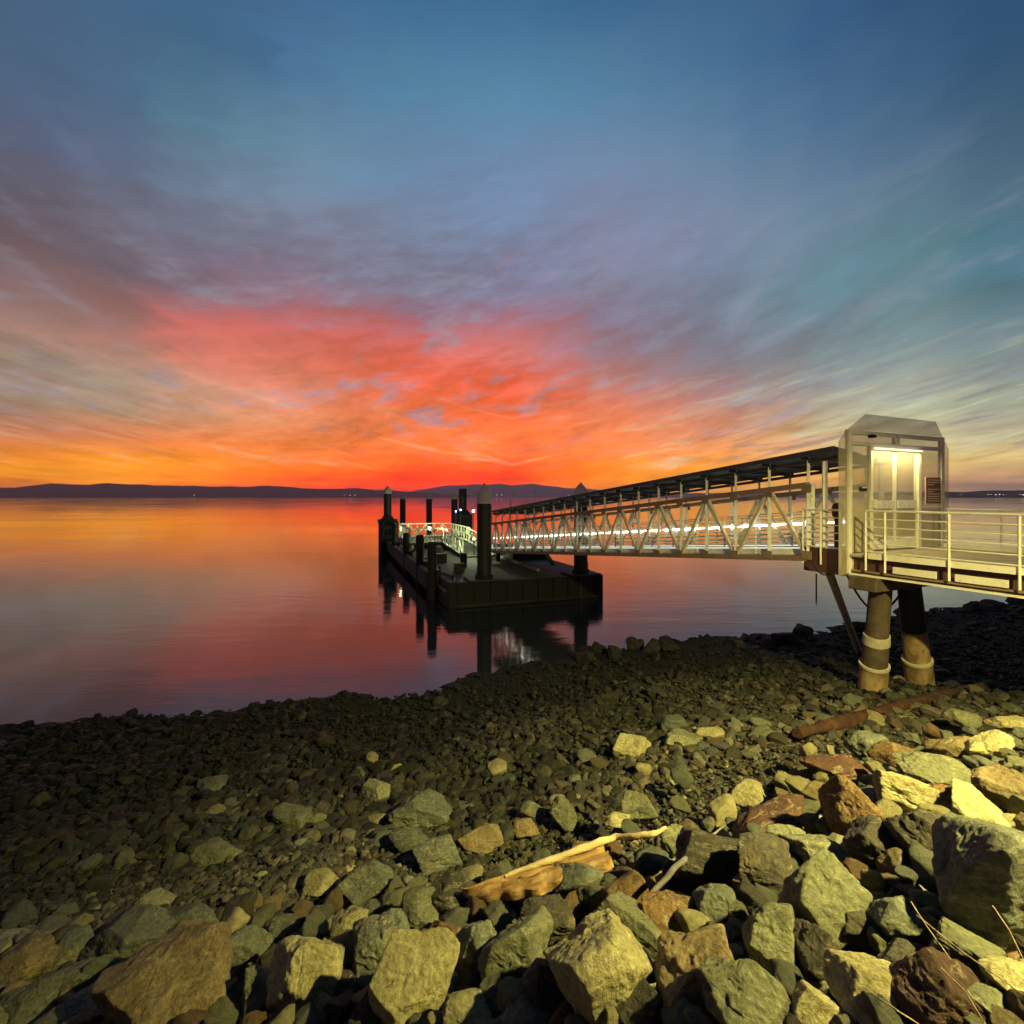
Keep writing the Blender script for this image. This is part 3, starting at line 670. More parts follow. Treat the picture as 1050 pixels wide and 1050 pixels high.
mb = MB(); mb.tube(pts, 0.022, 8); x = mb.build('hose', M_black, None, True); tag(x, 'black hose sagging from the gate in front of the piles', 'hose')
pts = []
for i in range(15):
    f = i/14; p0 = pt(832, 575, 11.0); p1 = pt(852, 588, 10.9); p = p0.lerp(p1, f); p.z -= 0.14*math.sin(math.pi*f); pts.append(p)
mb = MB(); mb.tube(pts, 0.02, 8); x = mb.build('cable', M_black, None, True); tag(x, 'short black cable looping under the gangway hinge', 'cable')

# ------------------------------------------------------------------ floating dock
FA = Vector((-0.342, 0.940, 0)); FB = Vector((0.940, 0.342, 0)); FC = Vector((-2.95, 22.9, 0)); FW = 8.2; FL = 27.0; FD = 1.2
def fp(s, o, z): p = FC + FA*s + FB*o; p.z = z; return p
dock = empty('floating_dock', fp(FL/2, FW/2, 0), 'black floating dock with a lit deck lying off the beach', 'floating dock')
def fslab(s0, s1, o0, o1, z0, z1, name, m_, par=dock, bev=0.0):
    mb = MB(); mb.box8([fp(s0, o0, z0), fp(s1, o0, z0), fp(s1, o1, z0), fp(s0, o1, z0), fp(s0, o0, z1), fp(s1, o0, z1), fp(s1, o1, z1), fp(s0, o1, z1)])
    x = mb.build(name, m_, par, False, bev)
    if par.parent: x.data.transform(Matrix.Translation(-par.parent.location))
    return x
fslab(0, FL, 0, FW, -0.6, FD-0.04, 'hull', M_hull, bev=0.03)
fslab(0.06, FL-0.06, 0.06, FW-0.06, FD-0.035, FD, 'deck', M_deck)
fslab(-0.07, -0.003, 0.3, FW-0.3, 0.05, 0.16, 'rub_rail', M_black, bev=0.01)
fslab(3.2, FL-0.3, -0.46, -0.15, 0.35, 1.30, 'waler', M_hull, bev=0.03); fslab(0.5, FL-0.5, -0.09, -0.003, 0.10, 0.24, 'rub_rail', M_hull); fslab(0.5, FL-0.5, -0.09, -0.003, 0.70, 0.86, 'rub_rail', M_maroon)
fslab(2.0, 12.5, 5.3, 5.45, FD+0.003, FD+0.16, 'deck_curb', M_curb); fslab(1.6, 3.4, 2.6, 2.75, FD+0.003, FD+0.16, 'deck_curb', M_curb)
for i in range(10):
    o = 0.45+i*0.82
    fslab(-0.11, -0.004, o-0.06, o+0.06, 0.2, FD-0.05, 'hull_rib', M_hull)
for s, h in ((2.6, 2.92), (6.3, 3.02), (12.0, 2.75), (19.0, 3.1)):
    a = fp(s, -0.28, -0.4); b = fp(s, -0.28, h); mb = MB(); mb.tube([a, b-Vector((0, 0, 0.12)), b], [0.24, 0.24, 0.16], 14)
    mb.build('fender_pile', M_hull, dock, True)
    fslab(s-0.35, s+0.35, -0.12, 0.10, 0.9, 1.5, 'fender_bracket', M_hull)
for s in (1.0, 4.2, 8.5, 13.5, 18):     # cleats
    mb = MB(); c = fp(s, 0.45, FD+0.02); mb.bar(c-FA*0.1, c-FA*0.1+Vector((0, 0, .16)), .05); mb.bar(c+FA*0.1, c+FA*0.1+Vector((0, 0, .16)), .05); mb.tube([c-FA*0.26+Vector((0,0,.18)), c+FA*0.26+Vector((0,0,.18))], .035, 8); mb.build('cleat', M_black, dock)
for s, o, a_, h_ in ((3.2, 1.3, 0.5, 0.42), (5.0, 2.0, 0.35, 0.75), (7.4, 1.1, 0.8, 0.5), (8.3, 4.4, 0.4, 0.9), (10.6, 1.6, 0.6, 0.6)):
    e_ = empty('dock_box', fp(s, o, FD), {1.3: 'low dark box on the dock nearest the beach', 2.0: 'narrow dark box standing second from the front of the dock', 1.1: 'long dark box by the left edge of the dock', 4.4: 'tall dark cabinet beside the landing on the dock', 1.6: 'dark box at the foot of the lit boarding ramp'}[o], 'box')
    mb = MB(); mb.box(fp(s, o, FD+0.004+h_/2), a_, a_*0.7, h_, FB, FA); mb.build('case', M_black, e_, False, 0.03)
    mb = MB(); mb.box(fp(s, o, FD+0.004+h_+0.03), a_*1.08, a_*0.78, 0.05, FB, FA); mb.build('lid', M_canopy, e_, False, 0.015)
pts = []
for i in range(13):
    f = i/12; pts.append(fp(0.3+8*f, 0.35+0.25*math.sin(f*9), FD+0.05))
mb = MB(); mb.tube(pts, 0.05, 8); x = mb.build('mooring_rope', M_chord, None, True); tag(x, 'dark mooring rope lying along the left edge of the dock', 'rope')
for o in (6.9, 7.5):
    mb = MB(); mb.tube([fp(0.4, o, FD), fp(0.4, o, FD+0.62)], 0.035, 8); mb.build('stanchion', M_chord, dock, True)

# guide piles
def gpile(px, Y, topz, r, capz=0.55, flat=False, label='', base=-1.5, collar=None):
    X = (px-CX)/F*Y; B = Vector((X, Y, base))
    e = empty('guide_pile', Vector((X, Y, 0)), label, 'guide pile', 'steel guide piles of the floating dock')
    ct = topz - r*1.25
    mb = MB(); mb.tube([B, Vector((X, Y, ct-capz))], r, 24); mb.build('shaft', M_black, e, True)
    if not flat:
        mb = MB(); mb.tube([Vector((X, Y, ct-capz-0.01)), Vector((X, Y, ct)), Vector((X, Y, ct+r*0.45)), Vector((X, Y, topz))], [r*1.03, r*1.03, r*0.72, 0.02], 24); mb.build('cone_cap', M_capw, e, True)
    else:
        mb = MB(); mb.tube([Vector((X, Y, ct-capz-0.01)), Vector((X, Y, topz))], r*0.98, 4); mb.build('top', M_black, e, False)
    if collar:
        mb = MB(); c = Vector((X, Y, collar)); mb.box(c, 4*r, 4*r, 0.5, FB, FA); mb.build('collar', M_hull, e, False, 0.05)
    return e
gpile(496.5, 23.9, 5.90, 0.355, label='thick guide pile with a pale cone cap at the near left corner of the dock')
gpile(595.5, 25.6, 5.98, 0.355, label='guide pile whose pale cone cap pokes up above the gangway canopy')
gpile(397.5, 46.5, 6.30, 0.36, 0.3, label='leftmost guide pile, rising from the far left corner of the dock', collar=None)
gpile(413, 62, 5.75, 0.36, 0.3, label='slim guide pile second from the left, out beyond the dock')
gpile(440, 60, 5.75, 0.36, 0.3, label='slim guide pile standing alone in the middle behind the lit railings')
gpile(466, 55, 5.75, 0.36, 0.3, label='cone capped guide pile directly beside the flat topped one')
gpile(474.5, 51, 6.10, 0.42, 0.3, True, label='broad flat topped pile right of the paired cone capped pile')
# apron around the near guide piles
for px, Y in ((496.5, 23.9), (595.5, 25.6)):
    X = (px-CX)/F*Y; c = Vector((X, Y, FD+0.05)); mb = MB(); mb.box(c, 1.7, 1.3, 0.09, FB, FA); mb.build('pile_apron', M_deck, dock, False, 0.02)
    mb = MB(); mb.tube([Vector((X, Y, FD+0.095)), Vector((X, Y, FD+0.26))], 0.44, 24); mb.build('pile_hoop', M_hull, dock, True)
# fender frame at the far left corner
ff = empty('fender_frame', pt(398, 565, 45.0), 'tall black timber fender frame at the far left end of the dock', 'fender frame')
mb = MB()
for k in range(4):
    c = pt(391.5+k*4.6, 560, 45.0+0.5*k); mb.bar(Vector((c.x, c.y, -0.6)), Vector((c.x, c.y, 2.95)), 0.42 if k in (0, 3) else 0.22)
for z in (0.6, 1.5, 2.4): mb.bar(Vector((pt(391, 1, 45).x, 45.0, z)), Vector((pt(407, 1, 46.5).x, 46.5, z)), 0.25, 0.3)
mb.build('frame', M_hull, ff)
mb = MB(); c = pt(397.5, 535, 46.0); mb.box((c.x, c.y, 3.0), 1.55, 1.3, 0.35); mb.tube([Vector((c.x, c.y, 3.17)), Vector((c.x, c.y, 3.5))], [0.6, 0.42], 12); mb.build('guide_collar', M_hull, ff, False, 0.08)
ff2 = empty('fender_frame', pt(473, 560, 51.0), 'black guide collar block around the flat topped pile', 'fender frame')
mb = MB(); c = pt(474.5, 540, 50.2); mb.box((c.x, c.y, 2.4), 1.9, 1.6, 2.2); mb.tube([Vector((c.x, c.y, 3.5)), Vector((c.x, c.y, 3.95))], [0.85, 0.5], 8); mb.build('collar_block', M_hull, ff2, False, 0.08)

# lit boarding structures on the dock
def truss_rail(parent, a, b, h, nseg, m_, thick=0.07, name='truss_railing'):
    a = Vector(a); b = Vector(b); up = Vector((0, 0, 1)); mb = MB()
    mb.bar(a+up*h, b+up*h, thick*1.3); mb.bar(a+up*0.06, b+up*0.06, thick*1.3); mb.bar(a+up*h*0.55, b+up*h*0.55, thick*0.6)
    for i in range(nseg+1):
        p = a.lerp(b, i/nseg); mb.bar(p, p+up*h, thick)
        if i < nseg:
            q = a.lerp(b, (i+1)/nseg)
            if i % 2: mb.bar(p+up*h, q+up*0.05, thick*0.8)
            else: mb.bar(p+up*0.05, q+up*h, thick*0.8)
    x = mb.build(name, m_, parent); return x
plat = empty('boarding_platform', fp(18.5, 3.2, FD), 'raised boarding platform with pale truss railings under green white lamps on the dock', 'boarding platform')
def pslab(par, s0, s1, o0, o1, z0, z1, name, m_):
    mb = MB(); mb.box8([fp(s0, o0, z0), fp(s1, o0, z0), fp(s1, o1, z0), fp(s0, o1, z0), fp(s0, o0, z1), fp(s1, o0, z1), fp(s1, o1, z1), fp(s0, o1, z1)]); return mb.build(name, m_, par)
pslab(plat, 15.5, 22.0, 0.5, 5.2, 1.55, 1.68, 'platform_deck', M_deck)
for s in (15.7, 21.8):
    for o in (0.7, 2.8, 5.0): mb = MB(); mb.bar(fp(s, o, FD), fp(s, o, 1.55), 0.16); mb.build('leg', M_rail, plat)
truss_rail(plat, fp(15.5, 0.5, 1.68), fp(15.5, 3.0, 1.68), 1.1, 4, M_rail)
truss_rail(plat, fp(22.0, 0.5, 1.68), fp(22.0, 5.2, 1.68), 1.15, 6, M_rail)
truss_rail(plat, fp(15.5, 0.5, 1.68), fp(22.0, 0.5, 1.68), 1.1, 7, M_rail)
truss_rail(plat, fp(15.5, 5.2, 1.68), fp(22.0, 5.2, 1.68), 1.1, 7, M_rail)
ramp = empty('boarding_ramp', fp(12.0, 3.9, FD), 'sloping boarding ramp with pale truss sides reaching down to the lit deck', 'ramp')
mb = MB(); mb.box8([fp(9.0, 3.0, 1.22), fp(15.48, 3.0, 1.55), fp(15.48, 5.1, 1.55), fp(9.0, 5.1, 1.22), fp(9.0, 3.0, 1.30), fp(15.48, 3.0, 1.66), fp(15.48, 5.1, 1.66), fp(9.0, 5.1, 1.30)]); mb.build('ramp_deck', M_deck, ramp)
truss_rail(ramp, fp(9.2, 3.0, 1.30), fp(15.4, 3.0, 1.66), 1.05, 6, M_rail)
truss_rail(ramp, fp(9.2, 5.1, 1.30), fp(15.4, 5.1, 1.66), 1.05, 6, M_rail)
land = empty('gangway_landing', fp(9, 6.6, FD), 'dark landing block carrying the lower end of the gangway on the dock', 'landing')
pslab(land, 6.6, 13.5, 4.9+0.7, 8.0, FD+0.003, 1.62, 'landing_box', M_hull)
mb = MB(); mb.bar(fp(3.6, 7.0, FD+0.1), fp(5.2, 6.9, 2.25), 0.16); mb.build('brace', M_black, land)
mb = MB(); mb.tube([fp(6.8, 4.7, FD), fp(6.8, 4.7, 2.0)], 0.14, 12); mb.tube([fp(9.0, 4.8, FD), fp(9.0, 4.8, 2.0)], 0.14, 12); mb.build('roller_post', M_black, land)
# lamps on the dock
def dlamp(p, hgt, r, m_, label, power, col, pole=True):
    p = Vector(p); e = empty('dock_lamp', p, label, 'lamp')
    mb = MB(); mb.tube([p, p+Vector((0, 0, hgt))], 0.035, 8); mb.build('pole', M_black, e, True)
    mb = MB(); c = p+Vector((0, 0, hgt)); mb.tube([c+Vector((0, 0, k*r)) for k in (0, .4, 1, 1.6, 2)], [r*.4, r*.85, r, r*.85, r*.3], 12); mb.build('bulb', m_, e, True)
    if power:
        l = bpy.data.lights.new('dock_light', 'POINT'); l.energy = power; l.color = col; l.shadow_soft_size = 0.12
        o = bpy.data.objects.new('dock_light', l); COL.objects.link(o); o.location = c+Vector((0, 0, 2.4*r)); o.parent = e; o.location = (0, 0, hgt+2.6*r)
q = pt(485.5, 524, 45); dlamp((q.x, q.y, FD), q.z-FD-0.1, 0.10, M_bulbp, 'brilliant pink white lamp on a pole beside the near left pile', 60, (1, .8, 1))
q = pt(467.5, 524, 44); dlamp((q.x, q.y, FD), q.z-FD-0.1, 0.07, M_bulbw, 'left one of two small blue lamps in front of the rear piles', 0, (1, 1, 1))
q = pt(472.3, 522.5, 44); dlamp((q.x, q.y, FD), q.z-FD-0.1, 0.075, M_bulbw, 'right one of two small blue lamps in front of the rear piles', 0, (1, 1, 1))
q = pt(440.5, 542, 41.5); dlamp((q.x, q.y, 1.68), q.z-1.68-0.1, 0.13, M_bulby, 'yellow green lamp over the middle of the boarding platform railing', 260, (.85, 1, .42))
q = pt(457.5, 544, 38.5); dlamp((q.x, q.y, FD), q.z-FD-0.1, 0.10, M_bulby, 'yellow green lamp by the head of the boarding ramp', 330, (.85, 1, .45))
q = pt(412, 543, 42.5); dlamp((q.x, q.y, FD), q.z-FD-0.1, 0.04, M_bulby, 'yellow green lamp at the left end of the boarding platform', 60, (.85, 1, .45))
q = pt(486, 552, 33.0); dlamp((q.x, q.y, FD), q.z-FD-0.1, 0.07, M_bulby, 'low lamp beside the foot of the boarding ramp', 300, (.85, 1, .5))
# two mooring poles
mb = MB(); c = pt(837, 596, 28.0); mb.tube([Vector((c.x, c.y, -0.6)), Vector((c.x, c.y, 0.85))], 0.04, 8); x = mb.build('mooring_pole', M_black, None, True); tag(x, 'thin dark pole standing in the water below the gangway hinge', 'pole')
mb = MB(); c = pt(545, 520, 40.0); mb.tube([Vector((c.x-1.7, c.y, FD)), Vector((c.x-1.7, c.y, 5.0))], 0.035, 8); x = mb.build('aerial_mast', M_black, None, True); tag(x, 'thin mast rising behind the far end of the gangway', 'mast')
#ROCKS
# ------------------------------------------------------------------ rocks
def ico(sub):
    bm = bmesh.new(); bmesh.ops.create_icosphere(bm, subdivisions=sub, radius=1.0); bm.verts.ensure_lookup_table()
    v = np.array([x.co[:] for x in bm.verts]); f = np.array([[q.index for q in fc.verts] for fc in bm.faces]); bm.free()
    return v/np.linalg.norm(v, axis=1)[:, None], f
ICO = {k: ico(k) for k in (1, 2, 3, 4, 5, 6)}
def rock_verts(sub, seed, ang=1.0, detail=1.0, planes=None):
    r = np.random.RandomState(seed); v, f = ICO[sub]
    k = planes or r.randint(9, 15)
    n = r.normal(size=(k, 3)); n /= np.linalg.norm(n, axis=1)[:, None]
    n = np.concatenate([n, -n[:k//2]*1.0]); off = r.uniform(0.62, 1.0, len(n))
    p = 14 + 34*ang
    d = np.maximum(v @ n.T, 0)/off
    rad = np.power((d**p).sum(1)+1e-9, -1.0/p); rad = np.minimum(rad, 1.35)
    o = v*rad[:, None]
    if sub >= 3:
        nz = fbm(v*1.6+seed % 97, 3, seed % 1000)*0.07*detail
        rid = 0
        if sub >= 4:
            q = o*4.2+seed % 31; q = q + 0.6*vnoise(q, seed % 77)[:, None]
            rid = (1-np.abs(fbm(q*0.7, 6 if sub >= 5 else 4, seed % 500, 0.58)))*0.044*detail - 0.030*detail
            st = fbm(np.stack([q[:, 0]*0.5, q[:, 1]*0.5, q[:, 2]*2.6], 1), 3, 3+seed % 50)*0.015*detail; rid = rid+st
        o = o + v*(nz+rid)[:, None]
    else:
        o = o*(1+0.06*r.normal(size=len(o)))[:, None] if sub == 2 else o
    return o, f
def rock_obj(name, vf, m_, loc, dims, rot, mesh=None):
    if mesh is None:
        me = bpy.data.meshes.new(name); v, f = vf; v = v*np.array(dims)[None, :]
        me.vertices.add(len(v)); me.vertices.foreach_set('co', v.ravel()); me.loops.add(f.size); me.loops.foreach_set('vertex_index', f.ravel())
        me.polygons.add(len(f)); me.polygons.foreach_set('loop_start', np.arange(0, f.size, 3)); me.polygons.foreach_set('loop_total', np.full(len(f), 3))
        me.polygons.foreach_set('use_smooth', [True]*len(f)); me.update(); me.materials.append(m_)
    else: me = mesh
    o = bpy.data.objects.new(name, me); COL.objects.link(o); o.location = loc; o.rotation_euler = rot
    if mesh is not None: o.scale = dims
    return o
# (cx, cy, w, h, kind, roll degrees, label)
R = [
(183,1005,145,100,'tan',0,'large lumpy olive yellow boulder at the bottom left'),
(129,966,82,48,'grey',-15,'smooth grey oval boulder up left of the large lumpy yellow one'),
(202,944,44,34,'grey',0,'small faceted grey boulder just above the large lumpy yellow one'),
(314,1001,70,86,'yellow',8,'upright tan boulder with dark cracks right of the lumpy yellow one'),
(396,970,64,76,'grey',5,'dark grey upright boulder between the cracked tan one and the yellow crystalline one'),
(23,988,62,44,'tan',-20,'brown wedge rock at the left edge, topmost of the corner rocks'),
(68,978,42,32,'grey',0,'small grey rock between the brown wedge and the grey oval boulder'),
(76,1003,48,24,'grey',-8,'flat grey rock lying under the small grey one near the left edge'),
(22,1030,62,46,'grey',-20,'dark grey rock in the bottom left corner'),
(88,1035,74,30,'grey',-5,'low flat rock on the bottom edge left of the lumpy yellow boulder'),
(253,968,44,34,'grey',0,'small grey rock right above the lumpy yellow boulder'),
(358,948,30,38,'yellow',0,'small bright yellow rock above the dark grey upright boulder'),
(354,1010,26,34,'dark',0,'narrow speckled rock wedged right of the cracked tan boulder'),
(268,1018,36,54,'olive',15,'olive sliver of rock between the lumpy yellow and cracked tan boulders'),
(219,874,52,24,'olive',-5,'long low brown green stone in the middle of the left beach'),
(304,839,52,24,'olive',-5,'flat mossy olive stone high on the left beach'),
(330,908,34,22,'yellow',0,'flat yellowish stone below the mossy one on the left beach'),
(378,905,50,36,'grey',0,'rounded grey boulder alone left of the driftwood plank'),
(388,814,36,24,'olive',0,'olive stone above the rounded grey boulders in mid beach'),
(217,805,38,20,'grey',0,'low dark stone near the wet part of the left beach'),
(433,833,60,38,'grey',0,'broad dark grey boulder high in mid beach'),
(423,864,46,30,'grey',0,'grey boulder under the broad dark one in mid beach'),
(450,875,52,34,'grey',10,'grey green boulder directly left of the driftwood plank tip'),
(492,862,46,26,'tan',-8,'tan flattish boulder just above the driftwood plank'),
(538,849,28,20,'tan',0,'pinkish tan stone above the middle of the driftwood plank'),
(546,833,30,22,'olive',0,'pale olive stone behind the pinkish tan one'),
(577,832,34,28,'olive',20,'olive angular stone above the right part of the driftwood plank'),
(652,828,38,28,'olive',0,'olive boulder above the tip of the pale driftwood branch'),
(647,767,38,24,'yellow',0,'lone pale tan block standing out high on the middle beach'),
(700,760,42,18,'olive',5,'flat olive slab right of the lone pale block'),
(728,753,30,20,'yellow',0,'light slab at the right end of the flat olive one'),
(690,742,26,18,'grey',0,'small grey stone behind the flat olive slab'),
(690,863,36,30,'olive',0,'light green rock right of the driftwood branch tip'),
(633,841,26,14,'yellow',0,'small flat yellow stone behind the driftwood branch'),
(592,903,46,40,'grey',0,'rounded grey rock leaning on the driftwood plank'),
(641,917,40,38,'orange',0,'orange yellow rock just right of the driftwood plank'),
(686,938,56,42,'orange',20,'brown ochre rock right of the orange yellow one'),
(488,978,48,72,'grey',10,'dark grey rock behind the grey rock with one bright face'),
(532,976,62,84,'olive',12,'tall grey rock with one bright pointed face below the driftwood'),
(612,993,106,130,'yellow',-10,'big bright rough rock in the bottom centre'),
(650,957,78,54,'olive',15,'grey green shoulder rock behind the big bright rough one'),
(712,998,88,84,'tan',0,'rounded triangular tan boulder right of the big bright rough one'),
(430,1010,74,92,'yellow',12,'bright yellow crystalline boulder on the bottom edge left of centre'),
(478,1040,52,38,'yellow',0,'low yellow rock right of the crystalline boulder on the bottom edge'),
(537,1046,60,26,'grey',0,'grey rock top cut by the bottom edge near the centre'),
(430,935,38,34,'olive',0,'olive rock above the crystalline yellow boulder'),
(457,958,30,28,'orange',0,'small ochre rock between the crystalline and the dark grey rocks'),
(730,928,44,42,'grey',0,'faceted dark grey rock above the triangular tan boulder'),
(791,965,60,94,'olive',-14,'tall pointed olive rock with pale streaks'),
(846,930,80,92,'olive',-8,'large flat topped olive boulder right of the tall pointed rock'),
(843,873,60,36,'olive',10,'olive cap rock resting above the large flat topped boulder'),
(808,856,42,22,'olive',0,'small olive rock left of the cap rock'),
(870,830,58,68,'orange',0,'orange brown block standing amid the right hand rocks'),
(926,815,72,46,'yellow',25,'long bright yellow rock right of the orange brown block'),
(940,860,74,60,'dark',5,'dark rock with a lit flat top below the long bright yellow one'),
(1002,833,72,46,'yellow',20,'yellow faced rock with a dark left side near the right edge'),
(1020,908,118,140,'grey',-12,'giant grey boulder at the right edge'),
(920,943,46,54,'grey',-10,'dark grey wedge left of the giant boulder'),
(765,1030,92,80,'olive',25,'streaked slab on the bottom edge right of the triangular tan boulder'),
(833,1034,42,46,'yellow',0,'yellow brown block on the bottom edge between slab and angular rock'),
(890,1014,66,74,'yellow',-20,'bright angular rock with sharp ridges near the bottom right'),
(958,1022,76,84,'maroon',10,'dark red brown rock near the bottom right'),
(995,975,74,36,'olive',20,'flat yellow green slab under the giant boulder'),
(1036,1003,52,46,'yellow',0,'yellow rock at the right edge under the giant boulder'),
(1012,1028,60,40,'olive',15,'olive rock in the bottom right corner'),
(916,773,40,28,'orange',0,'ochre rock at the top of the right hand bank'),
(887,764,36,34,'grey',0,'grey block left of the ochre rock on the bank top'),
(982,768,48,28,'tan',0,'brown and ochre rock right of the bank top'),
(1015,763,46,28,'yellow',0,'pale rock right of the brown and ochre one'),
(957,793,86,34,'olive',8,'long flat olive rock across the upper bank'),
(1026,806,58,44,'tan',15,'brown slab near the right edge above the yellow faced rock'),
(768,815,38,28,'yellow',0,'pale pointed stone at the left end of the bank'),
(790,840,88,40,'maroon',-18,'long dark brown slab leaning left of the orange brown block'),
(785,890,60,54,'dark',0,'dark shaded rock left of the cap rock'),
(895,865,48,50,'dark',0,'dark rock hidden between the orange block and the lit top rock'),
(862,788,62,22,'maroon',-8,'long brown slab lying behind the orange brown block'),
(1036,741,34,22,'yellow',0,'pale stone at the right edge below the rusty log'),
(967,815,34,16,'orange',0,'small orange stone between the long yellow and yellow faced rocks'),
(985,735,30,18,'olive',0,'small olive stone just below the rusty log'),
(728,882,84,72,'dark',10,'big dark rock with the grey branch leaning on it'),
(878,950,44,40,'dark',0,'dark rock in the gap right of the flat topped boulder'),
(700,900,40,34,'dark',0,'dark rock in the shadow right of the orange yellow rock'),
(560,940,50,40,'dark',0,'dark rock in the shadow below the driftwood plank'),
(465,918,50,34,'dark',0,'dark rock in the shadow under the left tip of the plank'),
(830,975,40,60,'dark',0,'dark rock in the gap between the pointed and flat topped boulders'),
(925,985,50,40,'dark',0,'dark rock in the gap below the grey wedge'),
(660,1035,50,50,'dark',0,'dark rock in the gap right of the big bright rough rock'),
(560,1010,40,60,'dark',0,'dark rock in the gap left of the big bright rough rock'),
(290,950,34,24,'grey',0,'grey stone left of the small bright yellow rock'),
(160,925,30,20,'olive',0,'olive stone above the grey oval boulder'),
]
taken = []
for i, (cx, cy, w_, h_, kind, roll, label) in enumerate(R):
    v = (cy-HZ)/F; u = (cx-CX)/F; q_ = 1.26 if cy > 900 else 1.12; w_ *= q_; h_ *= q_*1.02
    x, y, z = hit(cx, cy + h_*0.15, 0.10)
    hw = w_/2*y/F; hh = h_/2*y/F/math.sqrt(1+v*v)*1.02
    x, y, z = hit(cx, cy, hh*0.55)
    hw = w_/2*y/F*(0.86 if w_ > 100 else 0.98)
    dep = (hw*0.5+hh*0.5)
    big = max(w_, h_) > 60
    vf = rock_verts(6 if big else 5 if max(w_, h_) > 36 else 4, (100 if i else 4242)+i*7, ang=1.0 if h_ > 30 else 0.6, detail=1.15)
    vs = vf[0].copy(); mx = np.abs(vs).max(0); vs = vs/mx
    vs = vs*np.array([hw, dep, hh])
    o = rock_obj('boulder' if big else 'rock', (vs, vf[1]), ROCKM[kind], (x, y, z), (1, 1, 1), (0, math.radians(roll), random.uniform(-.15, .15)))
    tag(o, label, 'boulder' if big else 'rock', 'boulders and rocks of the bank')
    taken.append((cx, cy, w_, h_))
# more loose rocks scattered between and around, individuals too
KM = ['olive', 'grey', 'olive', 'yellow', 'tan', 'grey', 'dark', 'orange']
protos = []
for k in range(14):
    vf = rock_verts(4, 5000+k*13, ang=random.choice((0.5, 1.0)), detail=1.1)
    me_o = rock_obj('rock', (vf[0]/np.abs(vf[0]).max(0), vf[1]), ROCKM[KM[k % 8]], (0, 0, 0), (1, 1, 1), (0, 0, 0)); protos.append(me_o.data); bpy.data.objects.remove(me_o)
LOOSE = []
rs = np.random.RandomState(5); cnt = 0; tries = 0
LAB = {'bank': ('loose rock filling a gap between the bigger boulders of the bank', 'small rocks between the boulders'),
       'beach': ('fist to head sized rock lying among the pebbles of the beach', 'rocks lying on the pebble beach'),
       'shore': ('dark wet rock at the edge of the water', 'dark rocks along the waterline')}
def blocked(px, py, r):
    for (cx, cy, w_, h_) in taken:
        if ((px-cx)/(w_*0.5+r*0.4))**2 + ((py-cy)/(h_*0.5+r*0.4))**2 < (0.42 if py > 900 or px > 700 else 0.7): return True
    return False
M_wet = rock_m('rock_wet_dark', (0.022, 0.021, 0.016), (0.014, 0.014, 0.010), (0.034, 0.034, 0.020))
protos_wet = []
for k in range(5):
    me2 = protos[k*2].copy(); me2.materials.clear(); me2.materials.append(M_wet); protos_wet.append(me2)
while cnt < 208 and tries < 30000:
    tries += 1
    zone = 'bank' if cnt < 150 else 'beach' if cnt < 184 else 'shore'
    if zone == 'bank':
        px = rs.uniform(-10, 1060); lim = np.interp(px, [0, 450, 700, 860, 1050], [960, 905, 850, 765, 735]); py = rs.uniform(lim, 1060); sz = rs.uniform(20, 44)*np.interp(py, [740, 1050], [0.65, 1.25])
    elif zone == 'beach':
        px = rs.uniform(0, 900); lo = np.interp(px, [0, 400, 700, 900], [880, 770, 735, 715]); hi = np.interp(px, [0, 450, 700, 900], [960, 905, 850, 770]); py = rs.uniform(lo, hi); sz = rs.uniform(16, 30)*np.interp(py, [740, 950], [0.7, 1.1])
    else:
        px = rs.uniform(600, 1060); x0 = (px-CX)/F
        Ys = np.linspace(8, 30, 900); gg = np.interp(x0*Ys, SHX, SHY)-Ys; yy = Ys[int(np.argmax(gg < rs.uniform(0.3, 1.3)))]; py = HZ + (EYE)/yy*F - 1; sz = rs.uniform(10, 26)
    if zone != 'shore' and blocked(px, py, sz): continue
    x, y, z = hit(px, py, 0.02 if zone != 'shore' else 0.03); s = sz/2*y/F
    k = rs.randint(14); me = protos[k] if zone != 'shore' else protos_wet[k % 5]
    o = rock_obj('rock', None, None, (x, y, z+s*0.10), (s*rs.uniform(.9, 1.25), s*rs.uniform(.8, 1.1), s*rs.uniform(.6, .95)), (rs.uniform(-.4, .4), rs.uniform(-.4, .4), rs.uniform(0, 6.3)), mesh=me)
    LOOSE.append((o, zone, px, py, k)); o['zone_group'] = LAB[zone][1]; cnt += 1
    if zone != 'shore': taken.append((px, py, sz, sz*0.7))

